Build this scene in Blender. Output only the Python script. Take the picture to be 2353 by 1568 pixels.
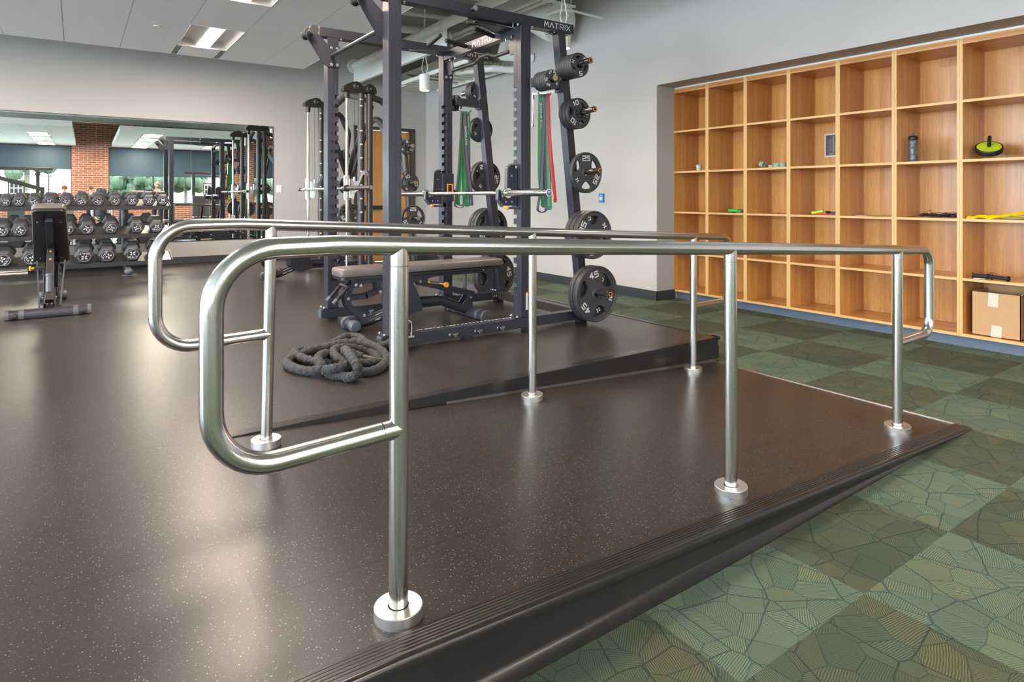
import bpy, bmesh, math, random
from mathutils import Vector, Matrix, Euler
random.seed(7)
PI = math.pi
for ob in list(bpy.data.objects):
    bpy.data.objects.remove(ob)
SC = bpy.context.scene
COL = SC.collection
# ------------------------------------------------------------------ camera, world, exposure
CAMH = 1.04          # camera height over the rubber gym floor (z = 0); the carpet lies at z = ZC
ZC = -0.175
TH = math.atan((3225.0 - 1176.5) / 1432.5)
cam_data = bpy.data.cameras.new('camera')
cam = bpy.data.objects.new('camera', cam_data)
COL.objects.link(cam)
cam.location = (0, 0, CAMH)
cam.rotation_euler = (PI / 2, 0, TH - PI / 2)
cam_data.sensor_width = 36.0
cam_data.lens = 36.0 * 1432.5 / 2353.0
cam_data.shift_x = 0.0
cam_data.shift_y = -(784.0 - 452.0) / 2353.0
cam_data.clip_start = 0.05
cam_data.clip_end = 400
SC.camera = cam
world = bpy.data.worlds.new('overcast_sky')
SC.world = world
world.use_nodes = True
wn = world.node_tree
bg = wn.nodes['Background']
bg.inputs[0].default_value = (0.80, 0.90, 1.0, 1)
bg.inputs[1].default_value = 11.0
vs = SC.view_settings
vs.view_transform = 'Standard'
vs.look = 'None'
vs.exposure = 1.05
vs.gamma = 1.0
vs.use_curve_mapping = False
LAMP_W = 42.0        # each recessed troffer
LAMP_EMIT = 9.0
LAMP_COL = (1.0, 0.82, 0.67)
YW = -8.6            # window wall
WINS = [(-7.4, -4.9), (-4.45, -0.38), (0.86, 5.20), (6.45, 8.7)]   # window openings along the window wall (x ranges)
WZ0, WZ1 = 0.72, 3.05
for i, (xa, xb) in enumerate(WINS):       # sky portals in the window openings, so that daylight through them is sampled well
    pd = bpy.data.lights.new('sky_portal', 'AREA'); pd.shape = 'RECTANGLE'
    pd.size = xb - xa; pd.size_y = WZ1 - WZ0; pd.cycles.is_portal = True
    po = bpy.data.objects.new('sky_portal', pd); COL.objects.link(po)
    po.location = ((xa + xb) / 2, YW - 0.12, (WZ0 + WZ1) / 2)
    po.rotation_euler = (PI / 2, 0, PI)
WINL_ADDED = [(-7.6, -3.6), (-3.0, 1.0), (1.6, 5.6), (6.2, 10.2)]       # windows added in the unseen left wall to brighten the ceiling
for ya, yb2 in WINL_ADDED:
    pd = bpy.data.lights.new('sky_portal', 'AREA'); pd.shape = 'RECTANGLE'
    pd.size = yb2 - ya; pd.size_y = 2.6; pd.cycles.is_portal = True
    po = bpy.data.objects.new('sky_portal', pd); COL.objects.link(po)
    po.location = (-9.12, (ya + yb2) / 2, 1.75); po.rotation_euler = (PI / 2, 0, -PI / 2)
# ------------------------------------------------------------------ materials
MATS = {}
def nodes_of(m):
    nt = m.node_tree
    return nt, nt.nodes, nt.links
def pm(name, col, rough=0.5, metal=0.0, noise=0.0, nscale=30.0, bump=0.0, emis=None, estr=0.0, spec=0.5, alpha=None, coat=0.0):
    """principled material; noise varies the base colour a little, bump adds surface grain"""
    if name in MATS: return MATS[name]
    m = bpy.data.materials.new(name); m.use_nodes = True
    nt, N, L = nodes_of(m)
    b = N['Principled BSDF']
    b.inputs['Base Color'].default_value = (*col, 1)
    b.inputs['Roughness'].default_value = rough
    b.inputs['Metallic'].default_value = metal
    b.inputs['Specular IOR Level'].default_value = spec
    if coat: b.inputs['Coat Weight'].default_value = coat
    if emis:
        b.inputs['Emission Color'].default_value = (*emis, 1)
        b.inputs['Emission Strength'].default_value = estr
    tc = N.new('ShaderNodeTexCoord')
    nz = N.new('ShaderNodeTexNoise'); nz.inputs['Scale'].default_value = nscale; nz.inputs['Detail'].default_value = 4
    L.new(tc.outputs['Object'], nz.inputs['Vector'])
    if noise:
        mx = N.new('ShaderNodeMixRGB')
        mx.inputs[1].default_value = (*[c * (1 - noise) for c in col], 1)
        mx.inputs[2].default_value = (*[min(1, c * (1 + noise)) for c in col], 1)
        L.new(nz.outputs['Fac'], mx.inputs[0]); L.new(mx.outputs[0], b.inputs['Base Color'])
    if bump:
        bp = N.new('ShaderNodeBump'); bp.inputs['Strength'].default_value = bump; bp.inputs['Distance'].default_value = 0.01
        L.new(nz.outputs['Fac'], bp.inputs['Height']); L.new(bp.outputs[0], b.inputs['Normal'])
    MATS[name] = m
    return m
def math_node(N, L, op, a, b=None, c=None):
    n = N.new('ShaderNodeMath'); n.operation = op
    for i, v in enumerate((a, b, c)):
        if v is None: continue
        if isinstance(v, (int, float)): n.inputs[i].default_value = v
        else: L.new(v, n.inputs[i])
    return n.outputs[0]
def mixc(N, L, fac, a, b, mode='MIX'):
    n = N.new('ShaderNodeMixRGB'); n.blend_type = mode
    if isinstance(fac, (int, float)): n.inputs[0].default_value = fac
    else: L.new(fac, n.inputs[0])
    for i, v in ((1, a), (2, b)):
        if isinstance(v, tuple): n.inputs[i].default_value = (*v, 1)
        else: L.new(v, n.inputs[i])
    return n.outputs[0]

def rubber_floor_mat(name, base, base2, seams=True, spec=0.36, ro=(0.27, 0.36)):
    m = bpy.data.materials.new(name); m.use_nodes = True
    nt, N, L = nodes_of(m); b = N['Principled BSDF']
    tc = N.new('ShaderNodeTexCoord'); sep = N.new('ShaderNodeSeparateXYZ'); L.new(tc.outputs['Object'], sep.inputs[0])
    big = N.new('ShaderNodeTexNoise'); big.inputs['Scale'].default_value = 1.3; big.inputs['Detail'].default_value = 5
    L.new(tc.outputs['Object'], big.inputs['Vector'])
    c = mixc(N, L, big.outputs['Fac'], base, base2)
    wob = N.new('ShaderNodeTexNoise'); wob.inputs['Scale'].default_value = 300; L.new(tc.outputs['Object'], wob.inputs['Vector'])
    vm = N.new('ShaderNodeVectorMath'); vm.operation = 'MULTIPLY_ADD'; vm.inputs[1].default_value = (0.004, 0.004, 0.004)
    L.new(wob.outputs['Color'], vm.inputs[0]); L.new(tc.outputs['Object'], vm.inputs[2])
    for sc, th, keep, amt in ((140.0, 0.24, 0.80, 0.75), (330.0, 0.26, 0.78, 0.5)):
        vo = N.new('ShaderNodeTexVoronoi'); vo.inputs['Scale'].default_value = sc; L.new(vm.outputs[0], vo.inputs['Vector'])
        near = math_node(N, L, 'LESS_THAN', vo.outputs['Distance'], th)
        sp = N.new('ShaderNodeSeparateXYZ'); L.new(vo.outputs['Color'], sp.inputs[0])
        k = math_node(N, L, 'GREATER_THAN', sp.outputs[0], keep)
        f = math_node(N, L, 'MULTIPLY', math_node(N, L, 'MULTIPLY', near, k), amt)
        c = mixc(N, L, f, c, (0.36, 0.34, 0.30))
    if True and seams:
        y = math_node(N, L, 'ADD', sep.outputs[1], 50.0 - 3.23)
        fr = math_node(N, L, 'FRACT', math_node(N, L, 'DIVIDE', y, 1.22))
        ln = math_node(N, L, 'LESS_THAN', fr, 0.0028)
        c = mixc(N, L, ln, c, (0.012, 0.011, 0.011))
    L.new(c, b.inputs['Base Color'])
    r = N.new('ShaderNodeMapRange'); r.inputs['To Min'].default_value = ro[0]; r.inputs['To Max'].default_value = ro[1]
    L.new(big.outputs['Fac'], r.inputs['Value']); L.new(r.outputs[0], b.inputs['Roughness'])
    b.inputs['Specular IOR Level'].default_value = spec
    bn = N.new('ShaderNodeTexNoise'); bn.inputs['Scale'].default_value = 220; L.new(tc.outputs['Object'], bn.inputs['Vector'])
    bp = N.new('ShaderNodeBump'); bp.inputs['Strength'].default_value = 0.02; bp.inputs['Distance'].default_value = 0.001
    L.new(bn.outputs['Fac'], bp.inputs['Height']); L.new(bp.outputs[0], b.inputs['Normal'])
    MATS[name] = m
    return m

def carpet_mat():
    m = bpy.data.materials.new('carpet_tile_leaf_pattern'); m.use_nodes = True
    nt, N, L = nodes_of(m); b = N['Principled BSDF']
    tc = N.new('ShaderNodeTexCoord'); sep = N.new('ShaderNodeSeparateXYZ'); L.new(tc.outputs['Object'], sep.inputs[0])
    X, Y = sep.outputs[0], sep.outputs[1]
    tx = math_node(N, L, 'FLOOR', math_node(N, L, 'DIVIDE', math_node(N, L, 'ADD', X, 61.5 - 5.05), 0.615))
    ty = math_node(N, L, 'FLOOR', math_node(N, L, 'DIVIDE', math_node(N, L, 'ADD', Y, 64.5 - 1.59), 0.645))
    chk = math_node(N, L, 'MODULO', math_node(N, L, 'ADD', tx, ty), 2.0)
    # random per tile
    cv = N.new('ShaderNodeCombineXYZ'); L.new(tx, cv.inputs[0]); L.new(ty, cv.inputs[1])
    wn_ = N.new('ShaderNodeTexWhiteNoise'); wn_.noise_dimensions = '2D'; L.new(cv.outputs[0], wn_.inputs['Vector'])
    # leaf cells: each tile shifted so that the pattern breaks at the tile edges
    off = N.new('ShaderNodeVectorMath'); off.operation = 'MULTIPLY_ADD'; off.inputs[1].default_value = (3, 3, 0)
    L.new(wn_.outputs['Color'], off.inputs[0]); L.new(tc.outputs['Object'], off.inputs[2])
    ds = N.new('ShaderNodeTexNoise'); ds.inputs['Scale'].default_value = 3.2; L.new(off.outputs[0], ds.inputs['Vector'])
    dd = N.new('ShaderNodeVectorMath'); dd.operation = 'MULTIPLY_ADD'; dd.inputs[1].default_value = (0.05, 0.05, 0)
    L.new(ds.outputs['Color'], dd.inputs[0]); L.new(off.outputs[0], dd.inputs[2])
    def vor(scale, feat):
        v = N.new('ShaderNodeTexVoronoi'); v.voronoi_dimensions = '2D'; v.feature = feat; v.inputs['Scale'].default_value = scale
        L.new(dd.outputs[0], v.inputs['Vector']); return v
    v1, v1e, v2, v2e = vor(5.0, 'F1'), vor(5.0, 'DISTANCE_TO_EDGE'), vor(9.0, 'F1'), vor(9.0, 'DISTANCE_TO_EDGE')
    s1 = N.new('ShaderNodeSeparateXYZ'); L.new(v1.outputs['Color'], s1.inputs[0])
    s2 = N.new('ShaderNodeSeparateXYZ'); L.new(v2.outputs['Color'], s2.inputs[0])
    r1 = math_node(N, L, 'FRACT', math_node(N, L, 'ADD', s1.outputs[0], s2.outputs[0]))
    ang = math_node(N, L, 'MULTIPLY', r1, 6.283)
    sd = N.new('ShaderNodeSeparateXYZ'); L.new(dd.outputs[0], sd.inputs[0])
    u = math_node(N, L, 'ADD', math_node(N, L, 'MULTIPLY', sd.outputs[0], math_node(N, L, 'COSINE', ang)),
                  math_node(N, L, 'MULTIPLY', sd.outputs[1], math_node(N, L, 'SINE', ang)))
    hz = N.new('ShaderNodeTexNoise'); hz.inputs['Scale'].default_value = 45; L.new(tc.outputs['Object'], hz.inputs['Vector'])
    ph = math_node(N, L, 'ADD', math_node(N, L, 'MULTIPLY', u, 980.0), math_node(N, L, 'MULTIPLY', hz.outputs['Fac'], 5.0))
    hs = math_node(N, L, 'SINE', ph)
    hatch = math_node(N, L, 'GREATER_THAN', hs, -0.1)
    # base: gold-green against dark teal; blue-green tint per leaf
    gold = mixc(N, L, s2.outputs[1], (0.225, 0.235, 0.135), (0.165, 0.225, 0.165))
    dark = mixc(N, L, s1.outputs[1], (0.085, 0.105, 0.075), (0.065, 0.105, 0.100))
    hk = math_node(N, L, 'MULTIPLY', hatch, math_node(N, L, 'ADD', 0.45, math_node(N, L, 'MULTIPLY', s2.outputs[2], 0.55)))
    c = mixc(N, L, hk, dark, gold)
    ln1 = math_node(N, L, 'MULTIPLY', math_node(N, L, 'LESS_THAN', v1e.outputs['Distance'], 0.013), 0.75)
    ln2 = math_node(N, L, 'LESS_THAN', v2e.outputs['Distance'], 0.018)
    c = mixc(N, L, math_node(N, L, 'MULTIPLY', ln2, 0.6), c, (0.035, 0.070, 0.070))
    c = mixc(N, L, ln1, c, (0.028, 0.058, 0.062))
    tint = mixc(N, L, chk, (0.74, 0.70, 0.62), (1.10, 1.17, 1.15))
    c = mixc(N, L, 1.0, c, tint, 'MULTIPLY')
    fn = N.new('ShaderNodeTexNoise'); fn.inputs['Scale'].default_value = 420; L.new(tc.outputs['Object'], fn.inputs['Vector'])
    c = mixc(N, L, math_node(N, L, 'MULTIPLY', fn.outputs['Fac'], 0.55), c, (0.03, 0.04, 0.03))
    L.new(c, b.inputs['Base Color'])
    b.inputs['Roughness'].default_value = 0.95; b.inputs['Specular IOR Level'].default_value = 0.15
    bp = N.new('ShaderNodeBump'); bp.inputs['Strength'].default_value = 0.5; bp.inputs['Distance'].default_value = 0.003
    L.new(fn.outputs['Fac'], bp.inputs['Height']); L.new(bp.outputs[0], b.inputs['Normal'])
    return m

def wood_mat(name, ax=2, flip=0.0):
    """oak veneer, grain along axis ax, leaves of veneer of slightly different tone side by side"""
    m = bpy.data.materials.new(name); m.use_nodes = True
    nt, N, L = nodes_of(m); b = N['Principled BSDF']
    tc = N.new('ShaderNodeTexCoord'); mp = N.new('ShaderNodeMapping')
    sc = [70.0, 70.0, 70.0]; sc[ax] = 1.6
    mp.inputs['Scale'].default_value = sc; L.new(tc.outputs['Object'], mp.inputs['Vector'])
    n1 = N.new('ShaderNodeTexNoise'); n1.inputs['Scale'].default_value = 1.0; n1.inputs['Detail'].default_value = 6; n1.inputs['Roughness'].default_value = 0.65
    L.new(mp.outputs[0], n1.inputs['Vector'])
    mp2 = N.new('ShaderNodeMapping'); sc2 = [260.0, 260.0, 260.0]; sc2[ax] = 14
    mp2.inputs['Scale'].default_value = sc2; L.new(tc.outputs['Object'], mp2.inputs['Vector'])
    n2 = N.new('ShaderNodeTexNoise'); n2.inputs['Scale'].default_value = 1.0; n2.inputs['Detail'].default_value = 2; L.new(mp2.outputs[0], n2.inputs['Vector'])
    mp3 = N.new('ShaderNodeMapping'); sc3 = [7.0, 7.0, 7.0]; sc3[ax] = 0.02
    mp3.inputs['Scale'].default_value = sc3; mp3.inputs['Location'].default_value = (flip, flip, 0); L.new(tc.outputs['Object'], mp3.inputs['Vector'])
    vo = N.new('ShaderNodeTexVoronoi'); vo.inputs['Scale'].default_value = 1.0; L.new(mp3.outputs[0], vo.inputs['Vector'])
    sp = N.new('ShaderNodeSeparateXYZ'); L.new(vo.outputs['Color'], sp.inputs[0])
    f = math_node(N, L, 'ADD', math_node(N, L, 'MULTIPLY', n1.outputs['Fac'], 0.9), math_node(N, L, 'MULTIPLY', sp.outputs[0], 0.35))
    cr = N.new('ShaderNodeValToRGB'); e = cr.color_ramp.elements
    e[0].position = 0.30; e[0].color = (0.42, 0.165, 0.034, 1)
    e[1].position = 0.95; e[1].color = (0.80, 0.42, 0.125, 1)
    L.new(f, cr.inputs[0])
    c = mixc(N, L, math_node(N, L, 'MULTIPLY', math_node(N, L, 'GREATER_THAN', n2.outputs['Fac'], 0.60), 0.28), cr.outputs[0], (0.24, 0.10, 0.030))
    L.new(c, b.inputs['Base Color'])
    b.inputs['Roughness'].default_value = 0.33
    b.inputs['Coat Weight'].default_value = 0.25; b.inputs['Coat Roughness'].default_value = 0.2
    bp = N.new('ShaderNodeBump'); bp.inputs['Strength'].default_value = 0.06; bp.inputs['Distance'].default_value = 0.002
    L.new(n2.outputs['Fac'], bp.inputs['Height']); L.new(bp.outputs[0], b.inputs['Normal'])
    MATS[name] = m
    return m

def brick_mat():
    m = bpy.data.materials.new('red_brick'); m.use_nodes = True
    nt, N, L = nodes_of(m); b = N['Principled BSDF']
    tc = N.new('ShaderNodeTexCoord'); mp = N.new('ShaderNodeMapping'); mp.inputs['Rotation'].default_value = (PI / 2, 0, 0)
    L.new(tc.outputs['Object'], mp.inputs['Vector'])
    br = N.new('ShaderNodeTexBrick'); br.inputs['Scale'].default_value = 1.0
    br.inputs['Brick Width'].default_value = 0.30; br.inputs['Row Height'].default_value = 0.088; br.inputs['Mortar Size'].default_value = 0.011
    br.inputs['Color1'].default_value = (0.27, 0.085, 0.052, 1); br.inputs['Color2'].default_value = (0.38, 0.13, 0.075, 1)
    br.inputs['Mortar'].default_value = (0.52, 0.40, 0.32, 1)
    L.new(mp.outputs[0], br.inputs['Vector']); L.new(br.outputs['Color'], b.inputs['Base Color'])
    b.inputs['Roughness'].default_value = 0.85
    return m

def steel_mat(name, col, rough, scale=(4, 4, 900), bump=0.05):
    """brushed stainless steel: fine lines run around the tube"""
    m = bpy.data.materials.new(name); m.use_nodes = True
    nt, N, L = nodes_of(m); b = N['Principled BSDF']
    b.inputs['Base Color'].default_value = (*col, 1); b.inputs['Metallic'].default_value = 1.0
    tc = N.new('ShaderNodeTexCoord'); mp = N.new('ShaderNodeMapping'); mp.inputs['Scale'].default_value = scale
    L.new(tc.outputs['Object'], mp.inputs['Vector'])
    nz = N.new('ShaderNodeTexNoise'); nz.inputs['Scale'].default_value = 1.0; nz.inputs['Detail'].default_value = 3; L.new(mp.outputs[0], nz.inputs['Vector'])
    r = N.new('ShaderNodeMapRange'); r.inputs['To Min'].default_value = rough * 0.8; r.inputs['To Max'].default_value = rough * 1.25
    L.new(nz.outputs['Fac'], r.inputs['Value']); L.new(r.outputs[0], b.inputs['Roughness'])
    bp = N.new('ShaderNodeBump'); bp.inputs['Strength'].default_value = bump; bp.inputs['Distance'].default_value = 0.001
    L.new(nz.outputs['Fac'], bp.inputs['Height']); L.new(bp.outputs[0], b.inputs['Normal'])
    MATS[name] = m
    return m

def deck_mat():
    m = bpy.data.materials.new('white_ribbed_metal_deck'); m.use_nodes = True
    nt, N, L = nodes_of(m); b = N['Principled BSDF']
    b.inputs['Base Color'].default_value = (0.78,0.80,0.77,1); b.inputs['Roughness'].default_value = 0.6
    tc = N.new('ShaderNodeTexCoord'); sep = N.new('ShaderNodeSeparateXYZ'); L.new(tc.outputs['Object'], sep.inputs[0])
    s = math_node(N, L, 'SINE', math_node(N, L, 'MULTIPLY', sep.outputs[1], 2 * PI / 0.15))
    bp = N.new('ShaderNodeBump'); bp.inputs['Strength'].default_value = 1.0; bp.inputs['Distance'].default_value = 0.02
    L.new(s, bp.inputs['Height']); L.new(bp.outputs[0], b.inputs['Normal'])
    return m

M_RUB = rubber_floor_mat('black_speckled_rubber', (0.021, 0.0185, 0.018), (0.034, 0.031, 0.030))
M_RAMP = M_RUB
M_CARP = carpet_mat()
M_WOOD = wood_mat('oak_veneer_vertical', 2)
M_WOODH = wood_mat('oak_veneer_horizontal', 1, 3.0)
M_BRICK = brick_mat()
M_WEDGE = pm('oak_edge_band', (0.70, 0.43, 0.17), 0.4, 0, 0.12, 90)
M_STEEL = steel_mat('brushed_stainless_steel', (0.64, 0.63, 0.615), 0.20, (2, 2, 2), 0.0)
M_STEELB = steel_mat('brushed_stainless_flange', (0.72, 0.71, 0.69), 0.36, (500, 500, 20), 0.08)
M_CHROME = pm('chrome', (0.78, 0.79, 0.80), 0.10, 1.0)
M_CHROMED = pm('worn_chrome', (0.42, 0.40, 0.37), 0.20, 1.0, 0.15, 60)
M_BOLT = pm('zinc_bolt', (0.62, 0.66, 0.70), 0.25, 1.0)
M_WALL = pm('white_wall_paint', (0.47, 0.462, 0.450), 0.65, 0, 0.015, 3, 0.02)
M_WHITE = pm('white_paint', (0.85, 0.86, 0.84), 0.5)
M_DECKP = pm('white_sprayed_steel', (0.78, 0.80, 0.77), 0.55, 0, 0.04, 9)
M_DECK = deck_mat()
M_TILE = pm('mineral_fibre_tile', (0.82, 0.83, 0.84), 0.85, 0, 0.02, 260, 0.1)
M_GRID = pm('ceiling_grid_grey', (0.36, 0.36, 0.35), 0.5)
M_RACK = pm('dark_navy_powder_coat', (0.034, 0.036, 0.050), 0.36, 0.25, 0.12, 60, 0.03)
M_SMITH = pm('charcoal_powder_coat', (0.045, 0.043, 0.043), 0.33, 0.3, 0.1, 60, 0.02)
M_BLACK = pm('black_plastic', (0.016, 0.016, 0.018), 0.38)
M_BLACKM = pm('black_matt', (0.012, 0.012, 0.013), 0.6)
M_RUBP = pm('plate_rubber', (0.042, 0.044, 0.050), 0.48, 0, 0.1, 90, 0.05)
M_RUBD = pm('dumbbell_rubber', (0.050, 0.052, 0.058), 0.52, 0, 0.12, 90, 0.05)
M_LABEL = pm('dumbbell_end_label', (0.030, 0.033, 0.045), 0.35)
M_INK = pm('white_print', (0.72, 0.72, 0.74), 0.5)
M_BINK = pm('black_print', (0.008, 0.008, 0.010), 0.5)
M_REDI = pm('red_print', (0.60, 0.04, 0.03), 0.5)
M_ORANGE = pm('orange_plastic', (0.85, 0.36, 0.02), 0.35)
M_GREYP = pm('grey_plastic', (0.075, 0.085, 0.10), 0.4)
M_VINYL = pm('grey_brown_upholstery', (0.125, 0.112, 0.104), 0.36, 0, 0.08, 200, 0.05)
M_NOSE = pm('black_vinyl_edge', (0.018, 0.017, 0.018), 0.25, 0, 0.15, 12)
M_BASE = pm('charcoal_vinyl_base', (0.040, 0.045, 0.055), 0.4)
M_TOE = pm('slate_blue_toe_kick', (0.105, 0.145, 0.205), 0.5)
M_ALU = pm('aluminium_strip', (0.75, 0.74, 0.72), 0.3, 1.0)
M_MIR = pm('mirror_silver', (0.84, 0.89, 0.86), 0.0, 1.0)
M_DOORF = pm('dark_brown_door_frame', (0.050, 0.045, 0.042), 0.4)
# ------------------------------------------------------------------ mesh helpers
def tag(o, label=None, cat=None, group=None, kind=None):
    if label: o['label'] = label
    if cat: o['category'] = cat
    if group: o['group'] = group
    if kind: o['kind'] = kind
    return o
def empty(name, loc=(0, 0, 0), rz=0.0, label=None, cat=None, group=None):
    o = bpy.data.objects.new(name, None); COL.objects.link(o)
    o.location = loc; o.rotation_euler = (0, 0, rz); o.empty_display_size = 0.05
    return tag(o, label, cat, group)
def wloc(o):
    v = Vector((0, 0, 0))
    while o is not None:
        v = v + o.location; o = o.parent
    return v
class MB:
    """collects shapes, then becomes ONE mesh object"""
    def __init__(s): s.v = []; s.f = []; s.m = []; s.mi = 0
    def add(s, vs, fs):
        k = len(s.v); s.v += [tuple(p) for p in vs]
        for f in fs: s.f.append(tuple(i + k for i in f)); s.m.append(s.mi)
        return s
    def box(s, x0, x1, y0, y1, z0, z1):
        if x0 > x1: x0, x1 = x1, x0
        if y0 > y1: y0, y1 = y1, y0
        if z0 > z1: z0, z1 = z1, z0
        return s.add([(x0, y0, z0), (x1, y0, z0), (x1, y1, z0), (x0, y1, z0), (x0, y0, z1), (x1, y0, z1), (x1, y1, z1), (x0, y1, z1)],
                     [(0, 3, 2, 1), (4, 5, 6, 7), (0, 1, 5, 4), (1, 2, 6, 5), (2, 3, 7, 6), (3, 0, 4, 7)])
    def hexa(s, b, t):
        """bottom quad (4 points, counter-clockwise from above), top quad"""
        return s.add(list(b) + list(t), [(0, 3, 2, 1), (4, 5, 6, 7), (0, 1, 5, 4), (1, 2, 6, 5), (2, 3, 7, 6), (3, 0, 4, 7)])
    def bar(s, p0, p1, w, h, up=(0, 0, 1)):
        """rectangular bar between two points; w across, h along up"""
        p0, p1 = Vector(p0), Vector(p1); d = (p1 - p0).normalized(); up = Vector(up)
        a = d.cross(up)
        if a.length < 1e-5: a = d.cross(Vector((1, 0, 0)))
        a.normalize(); b = a.cross(d).normalized(); a *= w / 2; b *= h / 2
        return s.hexa([p0 - a - b, p0 + a - b, p1 + a - b, p1 - a - b], [p0 - a + b, p0 + a + b, p1 + a + b, p1 - a + b])
    def cyl(s, p0, p1, r, n=16, r2=None, cap=True):
        p0, p1 = Vector(p0), Vector(p1); d = (p1 - p0).normalized()
        a = d.cross(Vector((0, 0, 1)))
        if a.length < 1e-4: a = Vector((1, 0, 0))
        a.normalize(); b = d.cross(a); r2 = r if r2 is None else r2
        vs = [p0 + (a * math.cos(t) + b * math.sin(t)) * r for t in (2 * PI * i / n for i in range(n))]
        vs += [p1 + (a * math.cos(t) + b * math.sin(t)) * r2 for t in (2 * PI * i / n for i in range(n))]
        fs = [(i, (i + 1) % n, n + (i + 1) % n, n + i) for i in range(n)]
        if cap: fs += [tuple(range(n))[::-1], tuple(range(n, 2 * n))]
        return s.add(vs, fs)
    def tube(s, pts, r, n=16, cap=True, closed=False, rr=None):
        """round tube along a polyline (parallel transport frames); rr = list of radii"""
        P = [Vector(p) for p in pts]; m = len(P); T = []
        for i in range(m):
            if closed: t = P[(i + 1) % m] - P[i - 1]
            else: t = P[min(i + 1, m - 1)] - P[max(i - 1, 0)]
            T.append(t.normalized())
        a = T[0].cross(Vector((0, 0, 1)))
        if a.length < 1e-3: a = Vector((1, 0, 0))
        a.normalize(); vs = []
        for i in range(m):
            a = (a - T[i] * a.dot(T[i])).normalized(); b = T[i].cross(a); q = rr[i] if rr else r
            vs += [P[i] + (a * math.cos(2 * PI * k / n) + b * math.sin(2 * PI * k / n)) * q for k in range(n)]
        fs = []
        for i in range(m if closed else m - 1):
            j = (i + 1) % m
            for k in range(n): fs.append((i * n + k, i * n + (k + 1) % n, j * n + (k + 1) % n, j * n + k))
        if cap and not closed: fs += [tuple(range(n))[::-1], tuple(range((m - 1) * n, m * n))]
        return s.add(vs, fs)
    def ribbon(s, pts, wv, w, t):
        """flat strap along pts; wv = width direction"""
        P = [Vector(p) for p in pts]; W = Vector(wv).normalized(); m = len(P); vs = []
        for i in range(m):
            T = (P[min(i + 1, m - 1)] - P[max(i - 1, 0)]).normalized(); n_ = T.cross(W).normalized()
            for sx, sy in ((-1, -1), (1, -1), (1, 1), (-1, 1)): vs.append(P[i] + W * (sx * w / 2) + n_ * (sy * t / 2))
        fs = [(0, 1, 2, 3), tuple(range(4 * m - 4, 4 * m))[::-1]]
        for i in range(m - 1):
            for k in range(4): fs.append((4 * i + k, 4 * i + (k + 1) % 4, 4 * i + 4 + (k + 1) % 4, 4 * i + 4 + k))
        return s.add(vs, fs)
    def lathe(s, prof, o, ax=(0, 0, 1), n=32):
        """prof = [(radius, height)...] turned about the axis ax through o"""
        o = Vector(o); d = Vector(ax).normalized(); a = d.cross(Vector((0, 0, 1)))
        if a.length < 1e-4: a = Vector((1, 0, 0))
        a.normalize(); b = d.cross(a); vs = []; fs = []; m = len(prof)
        for r, h in prof: vs += [o + d * h + (a * math.cos(2 * PI * k / n) + b * math.sin(2 * PI * k / n)) * max(r, 1e-5) for k in range(n)]
        for i in range(m - 1):
            for k in range(n): fs.append((i * n + k, i * n + (k + 1) % n, (i + 1) * n + (k + 1) % n, (i + 1) * n + k))
        return s.add(vs, fs)
    def prism(s, poly, o, ux, uy, t):
        """convex or mildly concave outline in the plane (ux, uy) through o, thickness t centred on it"""
        o, ux, uy = Vector(o), Vector(ux), Vector(uy); n = ux.cross(uy).normalized() * (t / 2); k = len(poly)
        vs = [o + ux * x + uy * y - n for x, y in poly] + [o + ux * x + uy * y + n for x, y in poly]
        fs = [tuple(range(k))[::-1], tuple(range(k, 2 * k))] + [(i, (i + 1) % k, k + (i + 1) % k, k + i) for i in range(k)]
        return s.add(vs, fs)
    def ball(s, c, r, n=12, m=8, sc=(1, 1, 1)):
        c = Vector(c); vs = []; fs = []
        for j in range(m + 1):
            p = PI * j / m
            for i in range(n):
                q = 2 * PI * i / n
                vs.append((c.x + r * sc[0] * math.sin(p) * math.cos(q), c.y + r * sc[1] * math.sin(p) * math.sin(q), c.z + r * sc[2] * math.cos(p)))
        for j in range(m):
            for i in range(n): fs.append((j * n + i, (j + 1) * n + i, (j + 1) * n + (i + 1) % n, j * n + (i + 1) % n))
        return s.add(vs, fs)
    def merge(s, verts, faces, M=None):
        return s.add([M @ Vector(p) if M else p for p in verts], faces)
    def build(s, name, mats, parent=None, bevel=0.0, smooth=35, local=False, seg=2, sub=0):
        if not isinstance(mats, (list, tuple)): mats = [mats]
        off = Vector((0, 0, 0)) if (parent is None or local) else wloc(parent)
        me = bpy.data.meshes.new(name)
        me.from_pydata([(p[0] - off.x, p[1] - off.y, p[2] - off.z) for p in s.v], [], s.f)
        for m in mats: me.materials.append(m)
        if len(mats) > 1: me.polygons.foreach_set('material_index', s.m)
        me.update(); me.validate()
        if smooth:
            me.polygons.foreach_set('use_smooth', [True] * len(me.polygons))
            me.set_sharp_from_angle(angle=math.radians(smooth))
        o = bpy.data.objects.new(name, me); COL.objects.link(o)
        if parent: o.parent = parent
        if bevel:
            b = o.modifiers.new('bevel', 'BEVEL'); b.width = bevel; b.segments = seg; b.limit_method = 'ANGLE'; b.angle_limit = math.radians(50); b.harden_normals = True
        if sub:
            q = o.modifiers.new('sub', 'SUBSURF'); q.levels = sub; q.render_levels = sub
        return o
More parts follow.
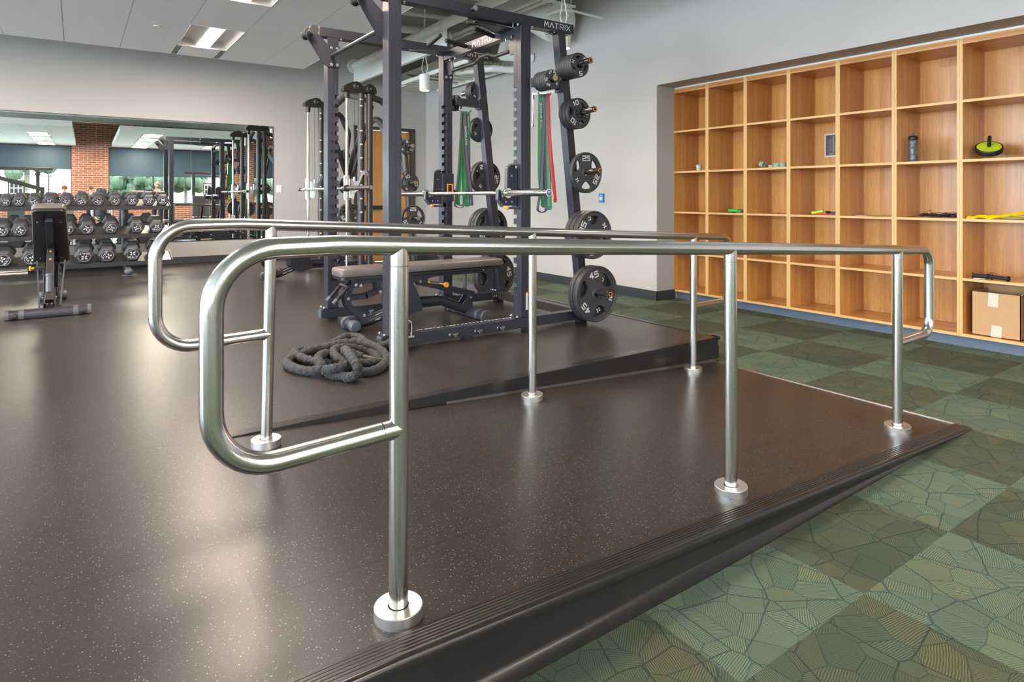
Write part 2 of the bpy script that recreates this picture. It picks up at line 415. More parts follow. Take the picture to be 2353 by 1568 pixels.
def flat(loops, t, bevel=0.0):
    """plate with holes: outline loops (first the outer one) filled in the XY plane, thickness t -> (verts, faces)"""
    cu = bpy.data.curves.new('tmp', 'CURVE'); cu.dimensions = '2D'; cu.fill_mode = 'BOTH'
    cu.extrude = max(t / 2 - bevel, 1e-4); cu.bevel_depth = bevel; cu.bevel_resolution = 1; cu.offset = -bevel
    for lp in loops:
        sp = cu.splines.new('POLY'); sp.points.add(len(lp) - 1)
        for p, (x, y) in zip(sp.points, lp): p.co = (x, y, 0, 1)
        sp.use_cyclic_u = True
    ob = bpy.data.objects.new('tmp', cu)
    me = bpy.data.meshes.new_from_object(ob)
    vs = [tuple(v.co) for v in me.vertices]; fs = [tuple(p.vertices) for p in me.polygons]
    bpy.data.objects.remove(ob); bpy.data.curves.remove(cu); bpy.data.meshes.remove(me)
    return vs, fs
def struct(name, mb, mats, bevel=0.0, smooth=35):
    return tag(mb.build(name, mats, None, bevel, smooth), kind='structure')
def copy_tree(o, parent=None):
    c = o.copy(); COL.objects.link(c); c.parent = parent
    for ch in [x for x in o.children]: copy_tree(ch, c)
    return c
def arc_pts(cx, cy, r, a0, a1, n):
    return [(cx + r * math.cos(math.radians(a0 + (a1 - a0) * i / n)), cy + r * math.sin(math.radians(a0 + (a1 - a0) * i / n))) for i in range(n + 1)]
def round_path(P, R, n=8):
    """polyline with its corners rounded at radius R (list or number)"""
    P = [Vector(p) for p in P]; out = [P[0]]
    for i in range(1, len(P) - 1):
        r = R[i - 1] if isinstance(R, (list, tuple)) else R
        a = (P[i - 1] - P[i]); b = (P[i + 1] - P[i]); la, lb = a.length, b.length; a.normalize(); b.normalize()
        th = a.angle(b); d = min(r / math.tan(th / 2), la * 0.49 if i > 1 else la * 0.95, lb * 0.49 if i < len(P) - 2 else lb * 0.95)
        r2 = d * math.tan(th / 2); c = P[i] + (a + b).normalized() * (r2 / math.sin(th / 2))
        s0 = P[i] + a * d - c; s1 = P[i] + b * d - c; ang = s0.angle(s1)
        for k in range(n + 1):
            t = k / n
            if ang < 1e-4: q = s0
            else: q = (s0 * math.sin((1 - t) * ang) + s1 * math.sin(t * ang)) / math.sin(ang)
            out.append(c + q)
    out.append(P[-1]); return out
# ------------------------------------------------------------------ stroke lettering
G = {'M': ([[(0, 0), (.14, 1), (.5, .3), (.86, 1), (1, 0)]], 1.0), 'A': ([[(0, 0), (.45, 1), (.9, 0)]], .9),
     'T': ([[(0, 1), (.85, 1)], [(.425, 1), (.425, 0)]], .85), 'R': ([[(0, 0), (0, 1), (.7, 1), (.8, .9), (.8, .55), (.7, .45), (0, .45)], [(.42, .45), (.85, 0)]], .85),
     'I': ([[(.05, 0), (.05, 1)]], .1), 'X': ([[(0, 0), (.85, 1)], [(0, 1), (.85, 0)]], .85), 'U': ([[(0, 1), (0, 0), (.8, 0), (.8, 1)]], .8),
     'L': ([[(0, 1), (0, 0), (.7, 0)]], .7), 'O': ([[(0, 0), (0, 1), (.9, 1), (.9, 0), (0, 0)]], .9), 'E': ([[(.7, 1), (0, 1), (0, 0), (.7, 0)], [(0, .5), (.6, .5)]], .7),
     'N': ([[(0, 0), (0, 1), (.8, 0), (.8, 1)]], .8), 'D': ([[(0, 0), (0, 1), (.55, 1), (.85, .7), (.85, .3), (.55, 0), (0, 0)]], .85), 'S': ([[(.8, 1), (0, 1), (0, .5), (.8, .5), (.8, 0), (0, 0)]], .8),
     'Q': ([[(0, 0), (0, 1), (.9, 1), (.9, 0), (0, 0)], [(.6, .3), (.95, -.1)]], .9), 'B': ([[(0, 0), (0, 1), (.75, 1), (.75, .5), (0, .5)], [(.75, .5), (.85, .45), (.85, 0), (0, 0)]], .85),
     'Y': ([[(0, 1), (.42, .5), (.84, 1)], [(.42, .5), (.42, 0)]], .84), 'F': ([[(.7, 1), (0, 1), (0, 0)], [(0, .5), (.6, .5)]], .7), 'P': ([[(0, 0), (0, 1), (.8, 1), (.8, .45), (0, .45)]], .8),
     '0': ([[(0, 0), (0, 1), (.8, 1), (.8, 0), (0, 0)]], .8), '1': ([[(.1, .8), (.3, 1), (.3, 0)]], .45), '2': ([[(0, 1), (.8, 1), (.8, .52), (0, .48), (0, 0), (.8, 0)]], .8),
     '3': ([[(0, 1), (.8, 1), (.8, 0), (0, 0)], [(.2, .5), (.8, .5)]], .8), '4': ([[(.62, 0), (.62, 1), (0, .32), (.85, .32)]], .85), '5': ([[(.8, 1), (0, 1), (0, .55), (.8, .55), (.8, 0), (0, 0)]], .8),
     '6': ([[(.8, 1), (0, 1), (0, 0), (.8, 0), (.8, .5), (0, .5)]], .8), '7': ([[(0, 1), (.8, 1), (.35, 0)]], .8), '8': ([[(0, 0), (0, 1), (.8, 1), (.8, 0), (0, 0)], [(0, .5), (.8, .5)]], .8),
     '9': ([[(.8, .5), (0, .5), (0, 1), (.8, 1), (.8, 0), (0, 0)]], .8), '.': ([[(.05, 0), (.05, .06)]], .12), ' ': ([], .5)}
def write(mb, text, o, ux, uy, h, sw, wf=1.0, gap=0.3, center=True, t=0.0012, reddot=None):
    """letters of height h along ux with up direction uy, raised by t; o = middle of the text when center"""
    o, ux, uy = Vector(o), Vector(ux).normalized(), Vector(uy).normalized(); n = ux.cross(uy).normalized()
    W = sum(G[c][1] * wf + gap for c in text) - gap
    x = -W / 2 if center else 0.0; y0 = -0.5 if center else 0.0; s2 = sw / h / 2
    for c in text:
        for st in G[c][0]:
            for (ax, ay), (bx, by) in zip(st, st[1:]):
                p = Vector((x + ax * wf, y0 + ay)); q = Vector((x + bx * wf, y0 + by)); d = (q - p).normalized() * s2 * 0.95; w_ = Vector((-d.y, d.x))
                cs = [p - d - w_, q + d - w_, q + d + w_, p - d + w_]
                b = [o + (ux * k.x + uy * k.y) * h for k in cs]
                mb.hexa([v - n * t for v in b], [v + n * t for v in b])
        if c == 'A' and reddot is not None:
            k = mb.mi; mb.mi = reddot
            cx, cy = x + .45 * wf, y0 + .12; b = [o + (ux * (cx + a) + uy * (cy + e)) * h for a, e in ((-.13, -.1), (.13, -.1), (.0, .22), (-.01, .22))]
            mb.hexa([v - n * t for v in b], [v + n * t for v in b]); mb.mi = k
        x += G[c][1] * wf + gap
def star(mb, o, ux, uy, r, t=0.0012):
    """four-petal x-shaped emblem"""
    o, ux, uy = Vector(o), Vector(ux).normalized(), Vector(uy).normalized(); n = ux.cross(uy).normalized()
    for a, ln in ((38, 1.0), (142, 1.0), (218, .92), (322, .92)):
        d = ux * math.cos(math.radians(a)) + uy * math.sin(math.radians(a)); w_ = n.cross(d)
        cs = [o + d * (.10 * r), o + d * (.62 * r) - w_ * (.26 * r), o + d * (ln * r), o + d * (.62 * r) + w_ * (.26 * r)]
        mb.hexa([v - n * t for v in cs], [v + n * t for v in cs])
def bolt(mb, p, d, r=0.012, h=0.008):
    p, d = Vector(p), Vector(d).normalized()
    mb.cyl(p, p + d * (h * .35), r, 14); mb.cyl(p, p + d * h, r * .62, 6)
# ------------------------------------------------------------------ room shell
def yb(x): return 10.87 - 0.006 * x          # face of the mirror wall (it runs very slightly out of square)
RX0, RX1, RSL = 0.55, 3.83, -0.170 / 3.28     # ramp from the gym floor down to the carpet
def zr(x): return 0.0 if x <= RX0 else max(ZC + 0.004, (x - RX0) * RSL)
NY, FY = 1.36, 2.905                           # near and far side of the ramp
def zr_s(x):
    if x < 0.38: return 0.0
    if x < 0.72: return zr(0.72) * ((x - 0.38) / 0.34) ** 2
    return zr(x)
mb = MB(); mb.box(-9, 0.38, NY, 10.95, ZC, 0); mb.box(0.38, RX0, FY, 10.95, ZC, 0); mb.box(RX0, 3.88, FY, 10.95, ZC, 0)
struct('floor', mb, M_RUB, smooth=0)
mb = MB(); mb.box(-9, 9.2, YW, 11.0, ZC - 0.1, ZC)
struct('floor', mb, M_CARP, smooth=0)
# ramp
ramp = empty('access_ramp', (2.2, 2.1, ZC), label='black speckled rubber ramp sloping between two steel handrails down to the green carpet', cat='ramp')
mb = MB(); xs_ = [0.38 + 0.34 * i / 14 for i in range(15)] + [RX1]; k_ = len(xs_)
for x in xs_: mb.v += [(x, NY, ZC), (x, NY, zr_s(x)), (x, FY, zr_s(x)), (x, FY, ZC)]
for i in range(k_ - 1):
    a = 4 * i; b_ = a + 4
    for f_ in ((a, b_, b_ + 1, a + 1), (a + 1, b_ + 1, b_ + 2, a + 2), (a + 2, b_ + 2, b_ + 3, a + 3), (a + 3, b_ + 3, b_, a)): mb.f.append(f_); mb.m.append(0)
mb.f += [(0, 1, 2, 3), (4 * k_ - 1, 4 * k_ - 2, 4 * k_ - 3, 4 * k_ - 4)]; mb.m += [0, 0]
mb.build('ramp_deck', M_RAMP, ramp, smooth=20)
mb = MB(); mb.box(RX1, RX1 + 0.012, NY - 0.02, FY, ZC, ZC + 0.008); mb.build('end_strip', M_ALU, ramp)['label'] = 'thin bright metal strip at the foot of the ramp'
# near side nosing, ribbed on top, tall black face, small toe at the carpet
def extrude_profile(prof, toe, xs, zf):
    mb = MB(); n = len(prof) + len(toe)
    for x in xs:
        h = min(1.0, max(0.0, (zf(x) - ZC - 0.02) / 0.09))
        for y, z in prof: mb.v.append((x, y, max(z + zf(x), ZC + 0.003)))
        for y, z in toe: mb.v.append((x, NY - 0.060 + (y - NY + 0.060) * h, ZC + 0.0005 + z * (0.1 + 0.9 * h)))
    for i in range(len(xs) - 1):
        for k in range(n - 1):
            mb.f.append((i * n + k, i * n + k + 1, (i + 1) * n + k + 1, (i + 1) * n + k)); mb.m.append(0)
    for e in (0, len(xs) - 1):
        mb.f.append(tuple(e * n + k for k in (range(n) if e else reversed(range(n))))); mb.m.append(0)
    return mb
prof = [(NY + 0.012, 0.0005), (NY + 0.010, 0.003)]
for k in range(6):
    y = NY + 0.004 - k * 0.0105
    prof += [(y, 0.003), (y - 0.002, 0.0065), (y - 0.0065, 0.0065), (y - 0.0085, 0.003)]
prof += [(NY - 0.064, 0.003), (NY - 0.070, -0.002), (NY - 0.073, -0.012), (NY - 0.071, -0.024), (NY - 0.062, -0.034), (NY - 0.060, -0.045)]
toe = [(NY - 0.060, 0.034), (NY - 0.064, 0.022), (NY - 0.082, 0.010), (NY - 0.090, 0.006), (NY - 0.091, 0.0), (NY + 0.012, 0.0)]
xs = [-9.0, 0.0, 0.38] + [0.38 + 0.34 * i / 8 for i in range(1, 9)] + [0.72 + 3.11 * i / 16 for i in range(1, 17)]
struct('trim_1', extrude_profile(prof, toe, xs, zr_s), M_NOSE, smooth=50)
# far side: edge of the raised floor beside the ramp
mb = MB()
mb.box(RX0 - 0.03, 3.905, FY, FY + 0.058, 0.0, 0.004)
mb.box(RX0 - 0.03, 3.905, FY - 0.008, FY + 0.003, -0.018, 0.004)
mb.hexa([(RX0, FY - 0.004, zr(RX0) - 0.002), (3.885, FY - 0.004, ZC), (3.885, FY + 0.01, ZC), (RX0, FY + 0.01, zr(RX0) - 0.002)],
        [(RX0, FY - 0.004, -0.001), (3.885, FY - 0.004, -0.001), (3.885, FY + 0.01, -0.001), (RX0, FY + 0.01, -0.001)])
mb.hexa([(1.3, FY - 0.009, zr(1.3)), (3.89, FY - 0.009, ZC + 0.03), (3.89, FY, ZC + 0.03), (1.3, FY, zr(1.3))],
        [(1.3, FY - 0.009, -0.036), (3.89, FY - 0.009, -0.060), (3.89, FY, -0.060), (1.3, FY, -0.036)])
struct('trim_2', mb, M_NOSE, 0.003)
mb = MB(); mb.hexa([(1.6, FY - 0.016, zr(1.6)), (3.83, FY - 0.016, ZC + 0.004), (3.83, FY - 0.003, ZC + 0.004), (1.6, FY - 0.003, zr(1.6))],
                   [(1.6, FY - 0.013, zr(1.6) + 0.012), (3.9, FY - 0.013, ZC + 0.020), (3.9, FY - 0.003, ZC + 0.024), (1.6, FY - 0.003, zr(1.6) + 0.014)])
struct('trim_3', mb, M_DOORF)
mb = MB(); mb.box(3.87, 3.905, FY, 10.85, -0.02, 0.004); mb.box(3.88, 3.89, FY, 10.85, ZC, -0.01)
struct('trim_4', mb, M_NOSE, 0.003)
# walls
DX0, DX1, DZ1 = 4.10, 5.31, 2.327              # door opening incl. frame, in the mirror wall
def bw(mb, x0, x1, z0, z1, d0=0.0, d1=0.3):
    mb.hexa([(x0, yb(x0) + d0, z0), (x1, yb(x1) + d0, z0), (x1, yb(x1) + d1, z0), (x0, yb(x0) + d1, z0)],
            [(x0, yb(x0) + d0, z1), (x1, yb(x1) + d0, z1), (x1, yb(x1) + d1, z1), (x0, yb(x0) + d1, z1)])
mb = MB(); bw(mb, -9, DX0, ZC, 4.3); bw(mb, DX1, 5.6, ZC, 4.3); bw(mb, DX0, DX1, DZ1, 4.3)
struct('wall_back', mb, M_WALL, smooth=0)
mb = MB(); mb.box(5.55, 6.45, 4.99, 10.9, ZC, 4.3); mb.box(5.55, 6.45, 0.56, 4.99, 2.338, 4.3); mb.box(5.55, 6.45, -1.2, 0.56, ZC, 4.3); mb.box(6.36, 6.45, 0.56, 4.99, ZC, 2.338)
mb.box(6.45, 9.2, -1.2, -1.0, ZC, 4.3)
struct('wall_right', mb, M_WALL, smooth=0)
mb = MB(); mb.box(9.0, 9.2, YW, -1.2, ZC, 4.3); struct('wall_east', mb, M_WALL, smooth=0)
mb = MB(); ya_ = YW
for a, b_ in WINL_ADDED + [(11.0, 11.0)]:
    mb.box(-9.2, -9.0, ya_, a, ZC, 4.3)
    if b_ > a: mb.box(-9.2, -9.0, a, b_, ZC, 0.45); mb.box(-9.2, -9.0, a, b_, 3.05, 4.3)
    ya_ = b_
struct('wall_left', mb, M_WALL, smooth=0)
for k, (a, b_) in enumerate(WINL_ADDED):
    mb = MB(); mb.box(-9.12, -9.06, a, b_, 0.45, 0.51); mb.box(-9.12, -9.06, a, b_, 2.99, 3.05)
    for q in range(5): y = a + (b_ - a) * q / 4; mb.box(-9.12, -9.06, max(a, y - .025), min(b_, y + .025), 0.45, 3.05)
    tag(mb.build('window_%d' % (k + 5), M_BLACKM), kind='structure')  # frames of the added left wall openings that let in extra daylight
mb = MB(); bw(mb, -9, 3.87, 0, 0.105, -0.012, 0.0); bw(mb, 3.90, DX0, ZC, ZC + 0.11, -0.012, 0); bw(mb, DX1, 5.55, ZC, ZC + 0.11, -0.012, 0); struct('baseboard_back', mb, M_BASE, 0.003)
mb = MB(); mb.box(5.537, 5.55, 4.977, 10.82, ZC, ZC + 0.111); mb.box(5.537, 5.86, 4.977, 4.99, ZC, ZC + 0.111); mb.box(5.537, 5.55, -1.2, 0.55, ZC, ZC + 0.11)
struct('baseboard_right', mb, M_BASE, 0.003)
mb = MB(); mb.box(5.852, 5.862, 0.58, 4.985, 2.319, 2.336); struct('trim_5', mb, M_WHITE)     # light shadow gap over the cubbies
# door in the mirror wall
d1 = tag(empty('door_1', (4.7, 10.85, ZC)), kind='structure')
mb = MB()
for xa, xb in ((DX0, DX0 + 0.055), (DX1 - 0.055, DX1)): bw(mb, xa, xb, ZC, DZ1, -0.02, 0.14)
bw(mb, DX0, DX1, DZ1 - 0.055, DZ1, -0.02, 0.14)
for xa, xb in ((DX0 + 0.055, DX0 + 0.08), (DX1 - 0.08, DX1 - 0.055)): bw(mb, xa, xb, ZC, DZ1 - 0.055, 0.05, 0.14)
mb.build('door_frame', M_DOORF, d1, 0.002)
mb = MB(); bw(mb, DX0 + 0.06, DX1 - 0.06, ZC + 0.01, DZ1 - 0.06, 0.085, 0.13); leaf = mb.build('door_leaf', M_WOOD, d1); 
mb = MB(); bw(mb, DX0 + 0.08, DX1 - 0.30, 0.80, 0.875, 0.02, 0.06); bw(mb, DX0 + 0.08, DX0 + 0.16, 0.78, 0.89, 0.04, 0.09); mb.build('push_bar', M_BLACK, leaf, 0.004)
# mirrors
labs = ['mirror panel at the right end of the mirror wall, beside the wall switch', 'second wall mirror panel from the right end', 'third wall mirror panel from the right end, behind the dumbbell rack',
        'fourth wall mirror panel from the right, cut by the left picture edge', 'wall mirror panel beyond the left edge of the picture']
xr = 2.70
for i, lb in enumerate(labs):
    xl = xr - 1.2305; t = empty('wall_mirror', ((xl + xr) / 2, yb(xr), 0.345), label=lb, cat='mirror', group='mirror panels on the back wall')
    mb = MB(); bw(mb, xl + 0.0008, xr - 0.0008, 0.349, 2.209, -0.006, -0.0005); mb.build('glass', M_MIR, t, smooth=0)
    mb = MB(); bw(mb, xl, xr, 2.208, 2.215, -0.009, -0.0003); bw(mb, xl, xr, 0.343, 0.350, -0.009, -0.0003)
    if i == 0: bw(mb, xr - 0.003, xr + 0.008, 0.343, 2.215, -0.009, -0.0003)
    mb.build('edge_channel', M_BLACK, t)
    xr = xl
# ------------------------------------------------------------------ window wall with brick
mb = MB(); xa = -9.0
for x0, x1 in WINS + [(9.2, 9.2)]:
    if x0 > xa: mb.box(xa, x0, YW - 0.3, YW, ZC, 4.3)
    if x1 > x0: mb.box(x0, x1, YW - 0.3, YW, ZC, WZ0); mb.box(x0, x1, YW - 0.3, YW, WZ1, 4.3)
    xa = x1
struct('wall_front', mb, M_BRICK, smooth=0)
M_GLASS = bpy.data.materials.new('clear_glass'); M_GLASS.use_nodes = True
nt, N, L = nodes_of(M_GLASS); N.remove(N['Principled BSDF'])
tr = N.new('ShaderNodeBsdfTransparent'); tr.inputs[0].default_value = (0.93, 0.97, 0.95, 1); gl = N.new('ShaderNodeBsdfGlossy'); gl.inputs['Roughness'].default_value = 0.02
mx = N.new('ShaderNodeMixShader'); mx.inputs[0].default_value = 0.06
L.new(tr.outputs[0], mx.inputs[1]); L.new(gl.outputs[0], mx.inputs[2]); L.new(mx.outputs[0], N['Material Output'].inputs[0])
M_SHADE = bpy.data.materials.new('blue_grey_roller_shade'); M_SHADE.use_nodes = True
nt, N, L = nodes_of(M_SHADE); N.remove(N['Principled BSDF'])
df = N.new('ShaderNodeBsdfDiffuse'); df.inputs[0].default_value = (0.14, 0.19, 0.23, 1); tl = N.new('ShaderNodeBsdfTranslucent'); tl.inputs[0].default_value = (0.07, 0.105, 0.135, 1)
mx = N.new('ShaderNodeMixShader'); mx.inputs[0].default_value = 0.5
L.new(df.outputs[0], mx.inputs[1]); L.new(tl.outputs[0], mx.inputs[2]); L.new(mx.outputs[0], N['Material Output'].inputs[0])
for wi, ((x0, x1), zs) in enumerate(zip(WINS, (2.15, 2.13, 1.89, 1.89))):
    w = tag(empty('window_%d' % (wi + 1), ((x0 + x1) / 2, YW, WZ0)), kind='structure')
    mb = MB(); ya, yb_ = YW - 0.09, YW - 0.03
    mb.box(x0, x1, ya, yb_, WZ0, WZ0 + 0.05); mb.box(x0, x1, ya, yb_, WZ1 - 0.05, WZ1)
    n = max(3, round((x1 - x0) / 0.385)); 
    for k in range(n + 1):
        x = x0 + (x1 - x0) * k / n; wd = 0.05 if k in (0, n) or k % 4 == 0 else 0.016
        mb.box(max(x0, x - wd / 2), min(x1, x + wd / 2), ya, yb_, WZ0, WZ1)
    for z in (1.325, 1.90, 2.485): mb.box(x0, x1, ya + 0.01, yb_ - 0.01, z - 0.010, z + 0.010)
    mb.build('window_frame', M_BLACKM, w)
    mb = MB(); mb.box(x0, x1, YW - 0.065, YW - 0.058, WZ0, WZ1); mb.build('pane', M_GLASS, w, smooth=0)
    mb = MB(); mb.box(x0 + 0.02, x1 - 0.02, YW - 0.025, YW - 0.023, zs, WZ1 - 0.02); mb.cyl((x0 + 0.02, YW - 0.024, zs), (x1 - 0.02, YW - 0.024, zs), 0.012, 8); mb.build('roller_shade', M_SHADE, w)
    mb = MB(); mb.box(x0, x1, YW - 0.02, YW + 0.06, WZ0 - 0.03, WZ0); mb.build('window_sill', M_DOORF, w)
# outside: lawn and trees
M_LAWN = pm('lawn', (0.035, 0.055, 0.018), 0.9, 0, 0.3, 0.5)
M_LEAF = pm('foliage', (0.024, 0.042, 0.018), 0.8, 0, 0.4, 3)
M_BARK = pm('bark', (0.10, 0.08, 0.06), 0.9)
mb = MB(); mb.box(-60, 90, -110, YW - 0.3, ZC - 0.6, ZC - 0.5); tag(mb.build('lawn', M_LAWN, smooth=0), kind='structure')
mb = MB(); mb.box(-24, 24, YW - 14, YW - 0.3, ZC - 0.5, ZC - 0.45); mb.box(-24, -9.2, YW - 0.3, 16, ZC - 0.5, ZC - 0.45); tag(mb.build('bounce_paving', pm('bounce_concrete', (0.75, 0.74, 0.72), 0.8), smooth=0), kind='structure')  # unseen pale ground, added to bounce daylight up to the ceiling
for k, (tx, ty, th, tw) in enumerate([(-3.5, -36, 5.0, 3.2), (3.2, -46, 3.4, 3.6), (8.5, -50, 4.0, 4.5), (14, -44, 3.2, 4.0), (-12, -55, 5.0, 5.5), (22, -52, 5.5, 6), (6.0, -70, 3.6, 7.0), (-22, -60, 6, 7)]):
    t = empty('tree', (tx, ty, ZC - 0.5), label='leafy green tree outside the windows, %s' % ['left of the brick pier in the mirror', 'low and round, centre of the window', 'wide crown behind the weight rack reflection', 'bushy and low beside the building', 'tall, far to the left', 'tall, far to the right', 'low hedge-like crown on the horizon', 'tallest, at the left end of the lawn'][k], cat='tree', group='trees outside the windows')
    mb = MB(); mb.cyl((tx, ty, ZC - 0.5), (tx, ty, th * 0.6), 0.16, 8); mb.build('trunk', M_BARK, t)
    mb = MB(); rd = random.Random(k)
    for q in range(26):
        a, b_ = rd.uniform(0, 6.28), rd.uniform(0, 1) ** 0.5
        mb.ball((tx + math.cos(a) * b_ * tw * 0.45, ty + math.sin(a) * b_ * tw * 0.45, th * rd.uniform(0.45, 0.9)), tw * rd.uniform(0.10, 0.2), 7, 5)
    mb.build('crown', M_LEAF, t)
# ------------------------------------------------------------------ ceiling deck and what hangs below it
mb = MB(); mb.box(-9, 9.2, YW, 11.0, 4.25, 4.4); struct('ceiling', mb, M_DECK, smooth=0)
mb = MB(); mb.box(5.03, 5.55, 8.12, 10.85, 3.055, 3.10)
struct('ceiling', mb, M_DECK, smooth=0)
def ibeam(name, lab, p0, p1, h=0.3, w=0.14, grp='white steel roof beams'):
    mb = MB(); p0, p1 = Vector(p0), Vector(p1); z = Vector((0, 0, 1))
    mb.bar(p0 - z * h / 2, p1 - z * h / 2, w, 0.012); mb.bar(p0 + z * h / 2, p1 + z * h / 2, w, 0.012); mb.bar(p0, p1, 0.01, h)
    return tag(mb.build(name, M_DECKP), lab, 'beam', grp)
ibeam('ceiling_beam', 'white steel beam over the corner, nearest the right wall', (5.0, 8.1, 3.19), (5.0, 10.83, 3.19), 0.26, 0.07)
ibeam('ceiling_beam', 'white steel beam ending at the back wall, left of the pendant lamp', (4.10, 7.4, 3.20), (4.10, 10.83, 3.20), 0.28, 0.06)
for k, y in enumerate((-6.5, -3.0, 0.6, 4.2, 7.8)):
    ibeam('ceiling_beam', 'deep white roof beam running across the room, number %s from the window wall' % ('one', 'two', 'three', 'four', 'five')[k], (-9, y, 4.02), (9, y, 4.02), 0.4, 0.18)
M_PIPE = M_DECKP
def pipe(name, lab, pts, r, cat='pipe', grp=None, R=0.08, bands=0):
    mb = MB(); P = round_path(pts, R, 6) if len(pts) > 2 else pts
    mb.tube(P, r, 16)
    if bands:
        a, b_ = Vector(pts[0]), Vector(pts[1])
        for k in range(bands):
            c = a + (b_ - a) * ((k + .5) / bands); d = (b_ - a).normalized() * 0.02; mb.cyl(c - d, c + d, r * 1.12, 16)
    return tag(mb.build(name, M_PIPE), lab, cat, grp)
pipe('ceiling_pipe', 'thick white pipe running from the back wall toward the camera under the ceiling', [(4.11, 10.84, 3.39), (4.11, 2.0, 3.39)], 0.068, bands=4)
mb = MB(); mb.cyl((4.11, 10.80, 3.39), (4.11, 10.845, 3.39), 0.13, 24); tag(mb.build('pipe_collar', M_PIPE), 'white round collar where the thick pipe meets the back wall', 'pipe collar')
for k, (y, z, r) in enumerate(((9.3, 3.75, 0.045), (9.0, 3.66, 0.06), (8.6, 3.80, 0.035), (7.6, 3.85, 0.05))):
    pipe('ceiling_pipe', 'white pipe crossing high above the weight rack, %s' % ('third from the back wall', 'second from the back wall and thickest', 'thin one in the middle', 'nearest the camera')[k], [(2.0, y + 0.3, z), (5.5, y - 0.25, z)], r, bands=5, grp='white pipes crossing under the deck')
pipe('conduit', 'thin white conduit bending into the right wall above the rack', [(4.93, 9.0, 3.36), (4.93, 5.93, 3.36), (5.56, 5.90, 3.335)], 0.016, 'conduit', R=0.15)
pipe('conduit', 'thin white conduit running along the corner beam above the door', [(4.90, 10.8, 3.06), (4.90, 8.6, 3.06), (4.6, 8.2, 3.5)], 0.018, 'conduit', R=0.2)
pipe('ceiling_pipe', 'white insulated pipe with an elbow beside the right wall', [(5.15, 7.2, 3.9), (5.15, 7.6, 3.17), (5.15, 7.62, 3.12), (5.56, 7.4, 3.10)], 0.075, R=0.12)
pipe('ceiling_pipe', 'lower white insulated pipe entering the right wall', [(4.95, 8.6, 3.02), (5.15, 7.9, 2.98), (5.56, 7.7, 2.96)], 0.055, R=0.1)
mb = MB(); mb.tube(round_path([(5.16, 7.75, 3.62), (5.16, 6.9, 3.62), (5.16, 6.45, 3.36), (5.16, 6.3, 3.30)], 0.3, 6), 0.26, 28); tag(mb.build('air_duct', M_DECKP), 'large round white air duct above the right wall beside the weight plates', 'duct')
mb = MB(); mb.box(2.2, 4.7, 2.3, 3.2, 3.55, 3.75)
for k in range(4): mb.box(2.2 + k * 0.8, 2.25 + k * 0.8, 2.28, 3.22, 3.53, 3.77)
tag(mb.build('air_duct', M_DECKP, bevel=0.01), 'large rectangular white air duct over the middle of the rack', 'duct')
tray = empty('cable_tray', (4.95, 9.0, 3.0), label='white cable tray hung in the corner behind the far weight plates', cat='cable tray')
mb = MB()
for k in range(9): mb.bar((4.62, 7.9 + k * .26, 3.0), (5.45, 7.9 + k * .26, 3.0), 0.04, 0.02)
for x in (4.62, 5.45): mb.bar((x, 7.7, 3.0), (x, 10.2, 3.0), 0.02, 0.06)
mb.build('tray_frame', M_PIPE, tray)
mb = MB(); rd = random.Random(4)
for k in range(9): mb.tube(round_path([(4.7 + k * .07, 7.75, 3.03), (4.7 + k * .07, 8.6, 3.06 + rd.uniform(-.01, .03)), (4.75 + k * .06, 9.6, 3.04), (4.8 + k * .05, 10.1, 3.2)], 0.3, 4), 0.013, 6)
mb.build('cables', pm('grey_green_cable', (0.30, 0.33, 0.22), 0.6), tray)
mb = MB(); mb.bar((4.55, 6.02, 3.46), (5.15, 5.98, 3.43), 0.04, 0.02)
for k in range(7): mb.box(4.58 + k * .08, 4.61 + k * .08, 5.975, 6.025, 3.425, 3.435)
mb.cyl((4.6, 6.0, 3.46), (4.6, 6.0, 4.25), 0.006, 8); mb.cyl((5.1, 6.0, 3.44), (5.1, 6.0, 4.25), 0.006, 8)
tag(mb.build('strut_channel', M_PIPE), 'slotted white strut channel hanging above the right wall conduit', 'bracket')
for k, x in enumerate((4.70, 4.82)): pipe('conduit', 'straight white conduit on the hanging strut, %s' % ('left one of two', 'right one of two')[k], [(x, 10.8, 3.49), (x, 2.5, 3.49)], 0.025, 'conduit')
